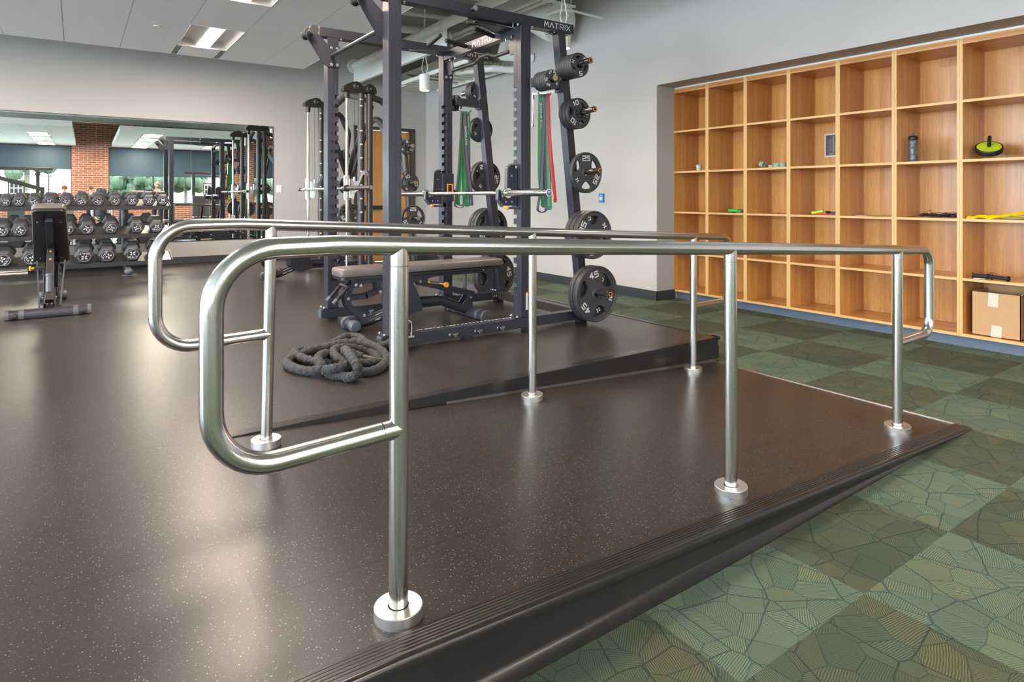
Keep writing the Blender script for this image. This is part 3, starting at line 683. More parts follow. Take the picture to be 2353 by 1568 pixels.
# pendant lamps
M_LENS = pm('warm_lamp_lens', (1, 0.9, 0.8), 0.4, emis=(1.0, 0.80, 0.58), estr=9.0)
for k, (px, py) in enumerate(((4.10, 8.05), (4.10, 4.94), (4.10, 1.83))):
    t = empty('pendant_lamp', (px, py, 2.56), label=('white cylinder pendant lamp hanging left of the corner, in front of the back wall', 'white cylinder pendant lamp behind the near storage post of the rack', 'white cylinder pendant lamp over the ramp, above the picture')[k], cat='pendant lamp', group='white cylinder pendants')
    mb = MB(); mb.lathe([(0.0, 0.235), (0.066, 0.235), (0.075, 0.228), (0.075, 0.0), (0.066, 0.0), (0.062, 0.012), (0.0, 0.014)], (px, py, 2.56), n=36); mb.build('lamp_body', M_WHITE, t)
    mb = MB(); mb.lathe([(0.0, 0.008), (0.058, 0.010), (0.06, 0.013), (0.0, 0.0135)], (px, py, 2.56), n=28); mb.build('lens', M_LENS, t)
    mb = MB()
    mb.tube(round_path([(px - 0.01, py, 2.79), (px - 0.05, py, 2.88), (px - 0.02, py, 3.0), (px, py, 4.25)], 0.1, 5), 0.004, 8)
    mb.tube(round_path([(px + 0.02, py, 2.79), (px + 0.05, py, 2.9), (px + 0.0, py, 3.1), (px + 0.01, py, 4.25)], 0.1, 5), 0.006, 8); mb.build('cord', M_WHITE, t)
    ld = bpy.data.lights.new('pendant_light', 'SPOT'); ld.energy = 60; ld.color = LAMP_COL; ld.spot_size = 1.9; ld.spot_blend = 0.6; ld.shadow_soft_size = 0.05
    lo = bpy.data.objects.new('pendant_light', ld); COL.objects.link(lo); lo.location = (0, 0, -0.01); lo.parent = t
# ------------------------------------------------------------------ hung ceiling clouds with troffers
PX, PY, ZT = 0.6125, 0.61, 3.06
M_LAMP = pm('troffer_lens', (1, 0.95, 0.9), 0.4, emis=(1.0, 0.83, 0.66), estr=LAMP_EMIT)
M_REFL = pm('troffer_reflector', (0.80, 0.77, 0.75), 0.45)
def troffer(x, yfar, lab):
    """2 x 4 recessed light: x = left edge, yfar = far edge"""
    x1, y0, y1 = x + PX, yfar - 2 * PY, yfar; xm = (x + x1) / 2
    t = empty('ceiling_light', (xm, (y0 + y1) / 2, ZT), label=lab, cat='ceiling light', group='recessed troffer lights')
    mb = MB()
    mb.box(x + .002, x + .012, y0, y1, ZT - 0.004, ZT + 0.14); mb.box(x1 - .012, x1 - .002, y0, y1, ZT - 0.004, ZT + 0.14)
    mb.box(x, x1, y0 + .002, y0 + .012, ZT - 0.004, ZT + 0.14); mb.box(x, x1, y1 - .012, y1 - .002, ZT - 0.004, ZT + 0.14); mb.box(x, x1, y0, y1, ZT + 0.13, ZT + 0.14)
    mb.build('housing', M_WHITE, t)
    mb = MB(); n = 8
    for s in (-1, 1):
        pr = [(0.085 + 0.205 * i / n, ZT + 0.012 + 0.095 * math.sin(PI * (i / n)) ** 0.7) for i in range(n + 1)]
        vs = [(xm + s * a, y, z) for y in (y0 + .012, y1 - .012) for a, z in pr]
        mb.add(vs, [(i, i + 1, n + 2 + i, n + 1 + i) if s > 0 else (i + 1, i, n + 1 + i, n + 2 + i) for i in range(n)])
    mb.build('reflector', M_REFL, t)
    mb = MB(); pr = [(-0.085, ZT + 0.012), (-0.06, ZT + 0.002), (0, ZT - 0.002), (0.06, ZT + 0.002), (0.085, ZT + 0.012), (0.085, ZT + 0.03), (-0.085, ZT + 0.03)]
    k = len(pr); vs = [(xm + a, y, z) for y in (y0 + .012, y1 - .012) for a, z in pr]
    mb.add(vs, [(i, (i + 1) % k, k + (i + 1) % k, k + i) for i in range(k)] + [tuple(range(k))[::-1], tuple(range(k, 2 * k))])
    mb.build('lamp_lens', M_LAMP, t)
    ld = bpy.data.lights.new('troffer_light', 'AREA'); ld.shape = 'RECTANGLE'; ld.size = PX * 0.8; ld.size_y = 2 * PY * 0.9; ld.energy = LAMP_W; ld.color = LAMP_COL
    lo = bpy.data.objects.new('troffer_light', ld); COL.objects.link(lo); lo.location = (0, 0, -0.012); lo.parent = t
    return t
def cloud(xr, nx, yfar, ny, skips, lab):
    t = empty('ceiling_cloud', (xr - nx * PX / 2, yfar - ny * PY / 2, ZT), label=lab, cat='ceiling panel', group='hung ceiling clouds')
    mb = MB(); g = MB()
    for i in range(nx):
        for j in range(ny):
            if (i, j) in skips: continue
            x1, y1 = xr - i * PX, yfar - j * PY
            mb.box(x1 - PX + .004, x1 - .004, y1 - PY + .0015, y1 - .0015, ZT, ZT + 0.02)
    for i in range(nx + 1):
        x = xr - i * PX; g.box(x - .0035, x + .0035, yfar - ny * PY, yfar, ZT + 0.004, ZT + 0.03)
    for j in range(ny + 1):
        y = yfar - j * PY; xa = xr
        g.box(xr - nx * PX, xr, y - .002, y + .002, ZT + 0.006, ZT + 0.03) if j in (0, ny) else None
    mb.build('tiles', M_TILE, t, smooth=0); g.build('grid', M_GRID, t, smooth=0)
    e = MB(); x0, x1, y0, y1 = xr - nx * PX, xr, yfar - ny * PY, yfar
    e.box(x0 - .01, x1 + .01, y1, y1 + .01, ZT - .002, ZT + .17); e.box(x0 - .01, x1 + .01, y0 - .01, y0, ZT - .002, ZT + .17)
    e.box(x0 - .01, x0, y0, y1, ZT - .002, ZT + .17); e.box(x1, x1 + .01, y0, y1, ZT - .002, ZT + .17); e.box(x0, x1, y0, y1, ZT + .16, ZT + .17)
    for a in (0.15, 0.5, 0.85):
        for b_ in (0.15, 0.85): e.cyl((x0 + (x1 - x0) * a, y0 + (y1 - y0) * b_, ZT + .17), (x0 + (x1 - x0) * a, y0 + (y1 - y0) * b_, 4.25), 0.006, 6)
    e.build('edge_trim', M_WHITE, t)
    return t
def cells(i, j): return {(i, j), (i, j + 1)}
XR1 = 2.936
sk = set()
L1 = [(2, 1, 'recessed ceiling light in the near cloud closest to the back wall, left of the rack'), (2, 5, 'recessed ceiling light at the top edge of the picture, left of the rack'), (2, 9, 'recessed ceiling light at the camera end of the large ceiling cloud, right row'),
      (8, 1, 'recessed ceiling light of the left row nearest the mirror wall'), (8, 5, 'recessed ceiling light in the middle of the left row'), (6, 9, 'recessed ceiling light above the dumbbells in the mirror, camera end'),
      (14, 3, 'recessed ceiling light of the far left row, back'), (14, 8, 'recessed ceiling light of the far left row, front')]
for i, j, _ in L1: sk |= cells(i, j)
sk.add((2, 0))
cl1 = cloud(XR1, 17, 9.96, 12, sk, 'large white tiled ceiling cloud over the rack and the dumbbells')
for i, j, lb in L1: troffer(XR1 - (i + 1) * PX, 9.96 - j * PY, lb)
# air return at the cloud edge beside the first light
xg = XR1 - 3 * PX
ag = empty('air_grille', (xg + PX / 2, 9.65, ZT), label='square white slotted air return at the ceiling edge beside the bright light', cat='air grille')
mb = MB(); mb.box(xg + .005, xg + PX - .005, 9.352, 9.957, ZT + .03, ZT + .04); mb.box(xg + .07, xg + PX - .07, 9.40, 9.957, ZT - .002, ZT + .006); mb.build('plaque', M_WHITE, ag)
mb = MB()
for a in (0.012, 0.035): mb.box(xg + a, xg + a + .006, 9.36, 9.95, ZT + .0, ZT + .02); mb.box(xg + PX - a - .006, xg + PX - a, 9.36, 9.95, ZT + .0, ZT + .02)
mb.build('slots', M_GRID, ag)
mb = MB(); mb.lathe([(0.0, -0.012), (0.035, -0.010), (0.045, 0.0), (0.0, 0.0)], (0.79, 8.45, ZT), n=24); tag(mb.build('smoke_detector', M_WHITE), 'small round white disc on the ceiling tile left of the bright light', 'smoke detector')
sk = set(); L2 = [(1, 4, 'first'), (1, 7, 'second'), (1, 11, 'third')]
for i, j, _ in L2: sk |= cells(i, j)
cloud(-0.24, 9, -0.30, 13, sk, 'white ceiling cloud seen in the mirror left of the brick pier')
for i, j, lb in L2: troffer(-0.24 - (i + 1) * PX, -0.30 - j * PY, '%s recessed light of the mirrored cloud left of the brick pier' % lb)
sk = set(); L3 = [(5, 1, 'first light of the left row'), (5, 4, 'second light of the left row'), (5, 7, 'third light of the left row'), (5, 10, 'fourth light of the left row'), (1, 4, 'front light of the right row'), (1, 8, 'back light of the right row')]
for i, j, _ in L3: sk |= cells(i, j)
cloud(0.97 + 7 * PX, 7, -0.9, 12, sk, 'white ceiling cloud seen in the mirror right of the brick pier')
for i, j, lb in L3: troffer(0.97 + 7 * PX - (i + 1) * PX, -0.9 - j * PY, '%s in the mirrored cloud right of the brick pier' % lb)
# small things on the walls
def wall_box(name, lab, cat, x, z, w, h, d, mat):
    mb = MB(); bw(mb, x - w / 2, x + w / 2, z - h / 2, z + h / 2, -d, -0.0003); return tag(mb.build(name, mat, bevel=0.003), lab, cat)
ws = empty('wall_switch', (2.80, 10.86, 1.17), label='white wall switch on the back wall right of the mirror', cat='wall switch')
mb = MB(); bw(mb, 2.757, 2.843, 1.108, 1.232, -0.010, -0.0003); mb.build('cover_plate', M_WHITE, ws, 0.003)
mb = MB(); bw(mb, 2.785, 2.815, 1.13, 1.21, -0.014, -0.0095); mb.build('rocker', M_WHITE, ws, 0.002)
wall_box('access_plate', 'flush white square plate high on the back wall left of the pipe', 'plate', 3.50, 3.10, 0.22, 0.24, 0.003, M_WALL)
bb = empty('blue_wall_box', (5.54, 5.909, 0.93), label='small blue box with a white label on the right wall beside the plates', cat='wall box')
mb = MB(); mb.box(5.525, 5.549, 5.868, 5.952, 0.965, 1.08); mb.build('box_body', pm('blue_plastic', (0.02, 0.17, 0.52), 0.35), bb, 0.004)
mb = MB(); mb.box(5.5235, 5.526, 5.885, 5.938, 0.993, 1.035); mb.mi = 1
for k in range(3): mb.box(5.5228, 5.5237, 5.893, 5.930, 1.000 + k * .010, 1.003 + k * .010)
mb.mi = 0
for k in range(5): mb.box(5.5236, 5.526, 5.930 - k * .008 - .004, 5.930 - k * .008, 1.050, 1.062)
mb.build('label', [M_INK, M_BINK], bb)
# ------------------------------------------------------------------ handrails
def handrail(lab, y0, sy, posts, path, rad, base):
    t = empty('handrail', (base[0], base[1], 0), label=lab, cat='handrail', group='stainless handrails of the ramp')
    Y = lambda x: y0 + (x - 0.66) * sy
    mb = MB(); P = round_path([(x, Y(x), z) for x, z in path], rad, 10); mb.tube(P, 0.0241, 40)
    mb.build('rail_tube', M_STEEL, t, smooth=60)
    for k, (xb, zb, xt, zt, tilt) in enumerate(posts):
        mb = MB(); mb.cyl((xb, Y(xb), zb + 0.002), (xt, Y(xt), zt), 0.0236, 40)
        p = mb.build('post', M_STEEL, t, smooth=60)
        mb = MB(); mb.cyl((xt, Y(xt), zt - 0.0505), (xt, Y(xt), zt - 0.0493), 0.02375, 40); mb.build('joint_line', M_BLACKM, p)
        mb = MB(); mb.cyl((xb + 0.010, Y(xb) - 0.0205, zb + 0.075), (xb + 0.012, Y(xb) - 0.0228, zb + 0.075), 0.0035, 12); mb.build('set_screw', M_BLACKM, p)
        mb = MB(); ax = (tilt, 0, 1)
        mb.lathe([(0.026, 0.004), (0.026, 0.0295), (0.0585, 0.0295), (0.0600, 0.0280), (0.0600, 0.0), (0.026, 0.0), (0.026, 0.004)], (xb, Y(xb), zb), ax, 72)
        mb.build('flange', M_STEELB, p, smooth=30)
    mb = MB()
    for x, z, s in ((path[0][0] - 0.045, path[0][1], 0), (path[-1][0] + 0.045, path[-1][1], 0)):
        mb.cyl((x - 0.0005, Y(x), z), (x + 0.0005, Y(x), z), 0.0243, 40)
    mb.build('joint_line', M_BLACKM, t)
    return t
handrail('near stainless steel handrail in the foreground with looped ends and three posts on the ramp', 1.435, 0.0142,
    [(0.658, -0.006, 0.660, 0.917, 0), (2.026, zr(2.026), 2.021, 0.845, RSL * -1 * -1), (3.424, zr(3.424), 3.425, 0.770, RSL)],
    [(0.658, 0.463), (0.232, 0.449), (0.232, 0.926), (0.50, 0.926), (3.425, 0.769), (3.806, 0.749), (3.806, 0.298), (3.43, 0.296)], [0.13, 0.13, 0.5, 3.0, 0.085, 0.085], (2.0, 1.44))
handrail('far stainless steel handrail beyond the near one, between the ramp and the weight rack', 2.741, 0.0104,
    [(0.655, -0.006, 0.676, 0.921, 0), (2.063, zr(2.063), 2.064, 0.840, RSL), (3.439, zr(3.439), 3.447, 0.770, RSL)],
    [(0.668, 0.461), (0.248, 0.449), (0.248, 0.926), (0.56, 0.926), (3.447, 0.770), (3.842, 0.748), (3.842, 0.296), (3.445, 0.294)], [0.13, 0.13, 0.5, 3.0, 0.085, 0.085], (2.0, 2.76))
# ------------------------------------------------------------------ oak cubbies
SH = [1.82, 1.34, 0.862, 0.384]
SX0, SX1 = 5.85, 6.33
names = ['first oak cubby column, at the corner, with a paper cup', 'second oak cubby column from the corner, holding a bright green case', 'third oak cubby column from the corner, with rolls of tape on a shelf',
         'fourth oak cubby column, with a pinned poster and coloured tubing', 'fifth oak cubby column, holding only a small white card', 'sixth oak cubby column, with a black water bottle',
         'seventh oak cubby column, with an ab wheel, yellow strap and cardboard box', 'eighth oak cubby column, just outside the right picture edge', 'last oak cubby column at the camera end of the wall']
for i, nm in enumerate(names):
    y1 = 5.009 - i * 0.4925; y0 = y1 - 0.4915
    t = empty('wooden_cubby_unit', ((SX0 + SX1) / 2, (y0 + y1) / 2, -0.087), label=nm, cat='cubby shelf', group='oak cubby columns along the right wall')
    for a, b_ in ((y0, y0 + 0.0195), (y1 - 0.0195, y1)):
        mb = MB(); mb.box(SX0 + .0008, SX1, a, b_, -0.087, 2.318); mb.mi = 1; mb.box(SX0, SX0 + .0009, a, b_, -0.087, 2.318); mb.build('side_panel', [M_WOOD, M_WEDGE], t, smooth=0)
    mb = MB(); mb.box(SX1 - 0.02, SX1, y0 + .0195, y1 - .0195, -0.087, 2.318); mb.build('back_panel', M_WOOD, t, smooth=0)
    mb = MB(); mb.box(SX0, SX1 - .02, y0 + .0195, y1 - .0195, 2.268, 2.318); mb.build('top_panel', M_WOODH, t, smooth=0)
    mb = MB(); mb.box(SX0, SX1 - .02, y0 + .0195, y1 - .0195, -0.087, -0.064); mb.mi = 1; mb.box(SX0 - .0004, SX0 + .0002, y0 + .0195, y1 - .0195, -0.087, -0.064); mb.build('bottom_panel', [M_WOODH, M_WEDGE], t, smooth=0)
    for z in SH:
        mb = MB(); mb.box(SX0 + .001, SX1 - .02, y0 + .0195, y1 - .0195, z - 0.021, z); mb.mi = 1; mb.box(SX0 + .0004, SX0 + .0012, y0 + .0195, y1 - .0195, z - 0.021, z); mb.build('shelf', [M_WOODH, M_WEDGE], t, smooth=0)
mb = MB(); mb.box(5.90, 5.915, 0.58, 4.985, ZC, -0.088)
tag(mb.build('toe_kick', M_TOE), 'long slate blue toe kick under the oak cubbies', 'toe kick')
# things in the cubbies
M_CUP = pm('mint_paper', (0.42, 0.62, 0.42), 0.6); M_TAPE = pm('mint_tape', (0.30, 0.44, 0.36), 0.6)
mb = MB(); mb.lathe([(0, 0), (0.024, 0), (0.033, 0.068), (0.035, 0.069), (0.034, 0.072), (0.031, 0.070), (0.022, 0.003), (0, 0.003)], (6.0, 4.746, 1.341), n=28)
c = empty('paper_cup', (6.0, 4.746, 1.341), label='small mint green paper cup on the cubby shelf nearest the corner', cat='cup')
mb.build('cup_body', M_CUP, c)
mb = MB()
for k in range(3): mb.lathe([(0.0262 + k * .0022 * 1.3, 0.012 + k * .02), (0.0272 + k * .0022 * 1.3, 0.020 + k * .02)], (6.0, 4.746, 1.341), n=28)
mb.build('printed_band', M_WHITE, c)
for k, (y, z, r, ax, lb) in enumerate(((3.90, 0.035, 0.033, (0.1, 0.9, 0.3), 'mint tape roll lying tilted, leftmost of the rolls on the third cubby shelf'), (3.80, 0.0, 0.032, (0, 0, 1), 'mint tape roll standing flat in the middle of the rolls'), (3.725, 0.0, 0.036, (0, 0, 1), 'wider mint tape roll right of the middle on the third cubby shelf'), (3.645, 0.0, 0.034, (0, 0, 1), 'mint tape roll half hidden behind the cubby divider'))):
    mb = MB(); w = 0.045 if k != 1 else 0.030
    mb.lathe([(r * .6, 0), (r, 0), (r, w), (r * .6, w), (r * .6, 0)], (6.0 - .02 * k, y, 1.341 + z), ax, 28)
    tag(mb.build('tape_roll', M_TAPE), lb, 'tape roll', 'mint tape rolls in the third cubby')
# poster on the back panel
po = empty('paper_poster', (6.305, 3.32, 1.45), label='white-edged dark printed sheet pinned at the back of the fourth cubby', cat='poster')
mb = MB(); mb.box(6.307, 6.3095, 3.215, 3.412, 1.447, 1.682); mb.build('paper', M_INK, po)
mb = MB(); mb.box(6.306, 6.3072, 3.225, 3.398, 1.460, 1.668)
mb.mi = 1; mb.box(6.3052, 6.3062, 3.315, 3.325, 1.49, 1.655); mb.box(6.3052, 6.3062, 3.225, 3.30, 1.645, 1.66)
for k in range(9): mb.box(6.3052, 6.3062, 3.335, 3.385 - (k % 3) * .008, 1.505 + k * .014, 1.508 + k * .014)
for k in range(3): mb.box(6.3052, 6.3062, 3.31, 3.375 - k * .006, 1.466 + k * .008, 1.469 + k * .008)
mb.mi = 2; mb.box(6.3050, 6.3062, 3.25, 3.31, 1.50, 1.60)
mb.build('print', [pm('poster_grey', (0.075, 0.075, 0.085), .5), pm('poster_light', (0.30, 0.30, 0.34), .5), pm('poster_teal', (0.10, 0.16, 0.18), .5)], po)
# green case
M_GRN = pm('bright_green', (0.02, 0.62, 0.06), 0.4)
g = empty('green_case', (5.95, 4.2, 0.863), label='bright green flat case with black clips in the second cubby', cat='case')
mb = MB(); mb.box(5.91, 6.01, 4.165, 4.285, 0.872, 0.900); mb.box(5.92, 6.0, 4.07, 4.165, 0.872, 0.893); mb.build('case_body', M_GRN, g, 0.008)
mb = MB(); mb.box(5.905, 5.93, 4.20, 4.235, 0.863, 0.878); mb.box(5.915, 6.005, 4.10, 4.13, 0.868, 0.895); mb.build('clip', M_BLACK, g, 0.003)
# coloured tubing
def squiggle(n, x, y0, y1, z, amp, seed):
    rd = random.Random(seed); return [(x + rd.uniform(-amp, amp) * 1.4, y0 + (y1 - y0) * k / (n - 1) + rd.uniform(-.01, .01), z + abs(rd.uniform(0, amp))) for k in range(n)]
M_YG = pm('yellow_green', (0.52, 0.68, 0.03), 0.4); M_BLU = pm('sky_blue_cloth', (0.03, 0.25, 0.72), 0.6); M_ORG = pm('orange_strap', (0.85, 0.22, 0.02), 0.5); M_RED = pm('red_tube', (0.70, 0.06, 0.04), 0.4)
c = empty('exercise_tube', (5.95, 3.24, 0.863), label='yellow-green handled tube lying left in the fourth cubby', cat='resistance tube')
mb = MB(); mb.tube([(5.92, 3.31, 0.882), (5.93, 3.22, 0.900)], 0.013, 14); mb.ball((5.92, 3.315, 0.882), 0.018, 12, 8); mb.build('handle', M_YG, c)
mb = MB(); mb.tube(round_path([(5.91, 3.30, 0.868), (5.93, 3.22, 0.868), (5.96, 3.12, 0.868), (5.93, 3.07, 0.868)], .04, 4), 0.005, 8); mb.build('tube', M_RED, c)
mb = MB(); mb.ball((5.93, 3.185, 0.890), 0.013); mb.ball((5.93, 3.16, 0.893), 0.010); mb.build('clip', M_BLACK, c)
c = empty('resistance_band', (5.97, 3.12, 0.863), label='sky blue folded cloth band in the fourth cubby, right side', cat='exercise band')
mb = MB()
for k, (y, w, h) in enumerate(((3.14, .09, .028), (3.10, .07, .045), (3.08, .05, .035))): mb.ball((6.0 + .01 * k, y, 0.868 + h * .5), 0.5, 10, 6, (0.09, w, h))
mb.build('cloth', M_BLU, c)
c = empty('exercise_strap', (5.95, 3.1, 0.9), label='orange strap with black ends lying over the blue cloth in the fourth cubby', cat='strap')
mb = MB(); mb.ribbon(round_path([(5.95, 3.17, 0.890), (5.95, 3.13, 0.902), (5.96, 3.09, 0.908), (5.97, 3.06, 0.905)], .03, 4), (0, 0.1, 1), 0.012, 0.02); mb.build('webbing', M_ORG, c)
mb = MB(); mb.ball((5.95, 3.175, 0.888), 0.014); mb.ball((5.96, 3.075, 0.912), 0.012); mb.build('end_clip', M_BLACK, c)
mb = MB(); mb.prism([(-.045, -.03), (.045, -.03), (.045, .03), (-.045, .03)], (5.98, 2.88, 0.866), (0.3, 1, 0), (1, -0.3, 0), 0.004); mb.box(5.95, 6.03, 2.83, 2.84, 0.863, 0.866)
tag(mb.build('white_card', M_INK), 'small white card lying flat on the shelf of the fifth cubby', 'card')
mb = MB(); mb.ball((5.95, 3.70, 0.867), 0.005, 8, 6); tag(mb.build('black_bead', M_BLACK), 'tiny black bead on the empty shelf of the third cubby', 'bead')
# water bottle
wbx, wby, wbz = 5.95, 2.438, 1.341
c = empty('water_bottle', (wbx, wby, wbz), label='dark grey squeeze bottle with black cap standing in the sixth cubby', cat='water bottle')
mb = MB(); mb.lathe([(0, 0), (0.034, 0), (0.036, 0.004), (0.037, 0.04), (0.0355, 0.048), (0.037, 0.056), (0.0385, 0.10), (0.038, 0.128), (0.0335, 0.140), (0.037, 0.150), (0.038, 0.175), (0.034, 0.19), (0, 0.19)], (wbx, wby, wbz), n=36); mb.build('bottle_body', pm('smoke_grey_plastic', (0.085, 0.092, 0.105), 0.25), c, smooth=60)
mb = MB(); mb.lathe([(0.0345, 0.188), (0.0375, 0.192), (0.0375, 0.212), (0.030, 0.226), (0, 0.230)], (wbx, wby, wbz), n=36); mb.build('cap', M_BLACK, c, smooth=60)
mb = MB(); mb.lathe([(0.010, 0.226), (0.008, 0.240), (0.010, 0.243), (0.008, 0.252), (0, 0.253)], (wbx, wby, wbz), n=20); mb.build('spout', M_GREYP, c)
mb = MB(); mb.prism([(-.016, .06), (.014, .06), (.020, .135), (-.012, .135)], (wbx - .022, wby - .0305, wbz), (0.6, -0.8, 0), (0, 0, 1), 0.006); mb.build('grip_panel', M_BLACK, c)
# ab wheel
wc = Vector((6.00, 1.905, 1.432)); ax = Vector((-0.50, -0.20, 0.84)).normalized()
c = empty('ab_wheel', tuple(wc), label='lime green ab wheel with black tyre and handle resting tilted in the seventh cubby', cat='ab wheel')
mb = MB(); mb.lathe([(0.0, 0.010), (0.014, 0.012), (0.080, 0.012), (0.084, 0.008), (0.084, -0.03), (0, -0.03)], wc, ax, 48)
a = ax.cross(Vector((0, 0, 1))).normalized(); b_ = ax.cross(a)
for k in range(7):
    d = a * math.cos(k * .8976) + b_ * math.sin(k * .8976); mb.bar(wc + ax * .012 + d * .014, wc + ax * .012 + d * .078, .004, .004, ax)
mb.build('wheel_disc', M_YG, c, smooth=40)
mb = MB(); mb.lathe([(0.082, 0.011), (0.090, 0.011), (0.094, 0.005), (0.094, -0.006), (0.091, -0.008), (0.094, -0.011), (0.094, -0.024), (0.090, -0.030), (0.082, -0.03), (0.082, 0.011)], wc, ax, 48); mb.build('tyre', M_BLACK, c, smooth=40)
mb = MB(); mb.cyl(wc + ax * .01, wc + ax * .105, 0.0115, 16)
for k in range(9): mb.cyl(wc + ax * (.02 + .009 * k), wc + ax * (.024 + .009 * k), 0.0135, 16)
mb.build('handle', M_BLACKM, c)
# black bands pile
c = empty('jump_rope_pile', (5.95, 2.25, 0.863), label='tangle of black rubber bands and thin cords in the sixth cubby', cat='bands')
mb = MB(); rd = random.Random(9)
for k in range(9):
    y = 2.38 - k * .033; mb.tube([(5.90 + rd.uniform(0, .08), y, 0.874 + rd.uniform(0, .02)), (5.93 + rd.uniform(0, .08), y - .06, 0.876 + rd.uniform(0, .022))], 0.0105, 10)
for k in range(6): mb.ribbon([(5.91 + .015 * k, 2.36 - k * .03, .876 + (k % 3) * .01), (5.93 + .01 * k, 2.28 - k * .025, .885), (5.92 + .01 * k, 2.20 - k * .02, .872)], (1, 0, .3), .03, .004)
mb.build('band', M_BLACK, c)
mb = MB(); mb.tube(round_path([(5.91, 2.47, .866), (5.93, 2.40, .872), (5.95, 2.33, .915), (5.95, 2.29, .925), (5.95, 2.31, .905), (5.96, 2.22, .905), (5.97, 2.12, .910)], .02, 4), 0.0016, 6); mb.build('cord', M_BLACKM, c)
# yellow strap
c = empty('yellow_strap', (5.95, 1.85, 0.863), label='wide yellow strap crumpled on the shelf of the seventh cubby', cat='strap')
mb = MB(); ps = [(5.90, 2.025, .874), (5.91, 1.985, .868), (5.93, 1.95, .884), (5.93, 1.91, .882), (5.93, 1.88, .868), (5.95, 1.84, .884), (5.94, 1.79, .888), (5.95, 1.73, .902), (5.96, 1.66, .915), (5.97, 1.60, .912)]
mb.ribbon(round_path(ps, .03, 4), (0.8, 0, 0.6), .036, .002)
mb.ribbon(round_path([(5.93, 1.93, .872), (5.95, 1.86, .889), (5.97, 1.80, .872), (5.93, 1.74, .890), (5.93, 1.66, .880), (5.95, 1.58, .89)], .03, 4), (0.9, 0, -0.35), .036, .002)
mb.build('webbing', pm('yellow_webbing', (0.80, 0.62, 0.0), 0.5), c)
mb = MB(); mb.ball((5.93, 1.72, .872), .5, 10, 6, (.09, .16, .016)); mb.build('clear_bag', pm('clear_film', (0.55, 0.55, 0.56), 0.15), c)
# black handles
c = empty('handle_pair', (5.9, 1.87, 0.385), label='pair of black foam handles with short straps in the seventh cubby above the box', cat='handles')
mb = MB()
for p0, p1 in (((5.90, 1.975, .408), (5.93, 1.87, .405)), ((5.92, 1.88, .408), (5.90, 1.755, .404))):
    mb.tube([p0, p1], 0.0145, 16); mb.cyl(p0, Vector(p0) + (Vector(p0) - Vector(p1)).normalized() * .012, 0.021, 16); mb.cyl(p1, Vector(p1) + (Vector(p1) - Vector(p0)).normalized() * .012, 0.021, 16)
mb.build('grip', M_BLACKM, c)
mb = MB(); mb.ribbon(round_path([(5.90, 1.965, .402), (5.91, 1.95, .432), (5.92, 1.90, .42), (5.92, 1.87, .39)], .02, 5), (1, .3, 0), .022, .002)
mb.ribbon(round_path([(5.92, 1.895, .41), (5.92, 1.87, .438), (5.91, 1.84, .44), (5.91, 1.82, .41)], .02, 5), (1, .3, 0), .022, .002); mb.build('strap', M_BLACK, c)
mb = MB(); mb.box(5.875, 5.90, 1.89, 1.97, .386, .392); mb.build('carabiner', M_BOLT, c, .002)
# cardboard box
M_CARD = pm('cardboard', (0.50, 0.31, 0.155), 0.8, 0, 0.05, 12, 0.02); M_TAPEC = pm('masking_tape', (0.66, 0.58, 0.48), 0.5)
BX0, BX1, BY0, BY1, BZ0, BZ1 = 5.90, 6.24, 1.672, 1.990, -0.0635, 0.281
c = empty('cardboard_box', ((BX0 + BX1) / 2, (BY0 + BY1) / 2, BZ0), label='open brown cardboard box with two tan tape strips at the bottom of the cubbies', cat='cardboard box')
mb = MB(); mb.box(BX0, BX1, BY0, BY1, BZ0, BZ0 + .005)
mb.box(BX0, BX0 + .005, BY0, BY1, BZ0, BZ1); mb.box(BX1 - .005, BX1, BY0, BY1, BZ0, BZ1); mb.box(BX0, BX1, BY0, BY0 + .005, BZ0, BZ1); mb.box(BX0, BX1, BY1 - .005, BY1, BZ0, BZ1)
mb.build('box_body', M_CARD, c, smooth=0)
mb = MB(); mb.hexa([(BX1 - .006, BY0, BZ1), (BX1 - .001, BY0, BZ1), (BX1 - .001, BY1, BZ1), (BX1 - .006, BY1, BZ1)], [(BX1 - .006, BY0 + .01, BZ1 + .075), (BX1 - .001, BY0 + .01, BZ1 + .075), (BX1 - .001, BY1 - .0, BZ1 + .075), (BX1 - .006, BY1 - .0, BZ1 + .075)]); mb.build('flap', M_CARD, c, smooth=0)
mb = MB(); mb.hexa([(BX0 + .02, BY0 + .0, BZ1 - .004), (BX1 - .02, BY0, BZ1 - .004), (BX1 - .02, BY0 + .004, BZ1), (BX0 + .02, BY0 + .004, BZ1)], [(BX0 + .03, BY0 - .012, BZ1 + .01), (BX1 - .03, BY0 - .012, BZ1 + .03), (BX1 - .03, BY0 - .009, BZ1 + .034), (BX0 + .03, BY0 - .009, BZ1 + .014)]); mb.build('flap', M_CARD, c, smooth=0)
for z0, z1, ya, yb2 in ((0.172, 0.282, 1.815, 1.882), (-0.062, 0.030, 1.793, 1.862)):
    mb = MB(); mb.prism([(ya, z0), (yb2, z0 + .002), (yb2 - .006, z1), (ya - .004, z1 - .004)], (BX0 - .0006, 0, 0), (0, 1, 0), (0, 0, 1), .001); mb.build('tape_strip', M_TAPEC, c)
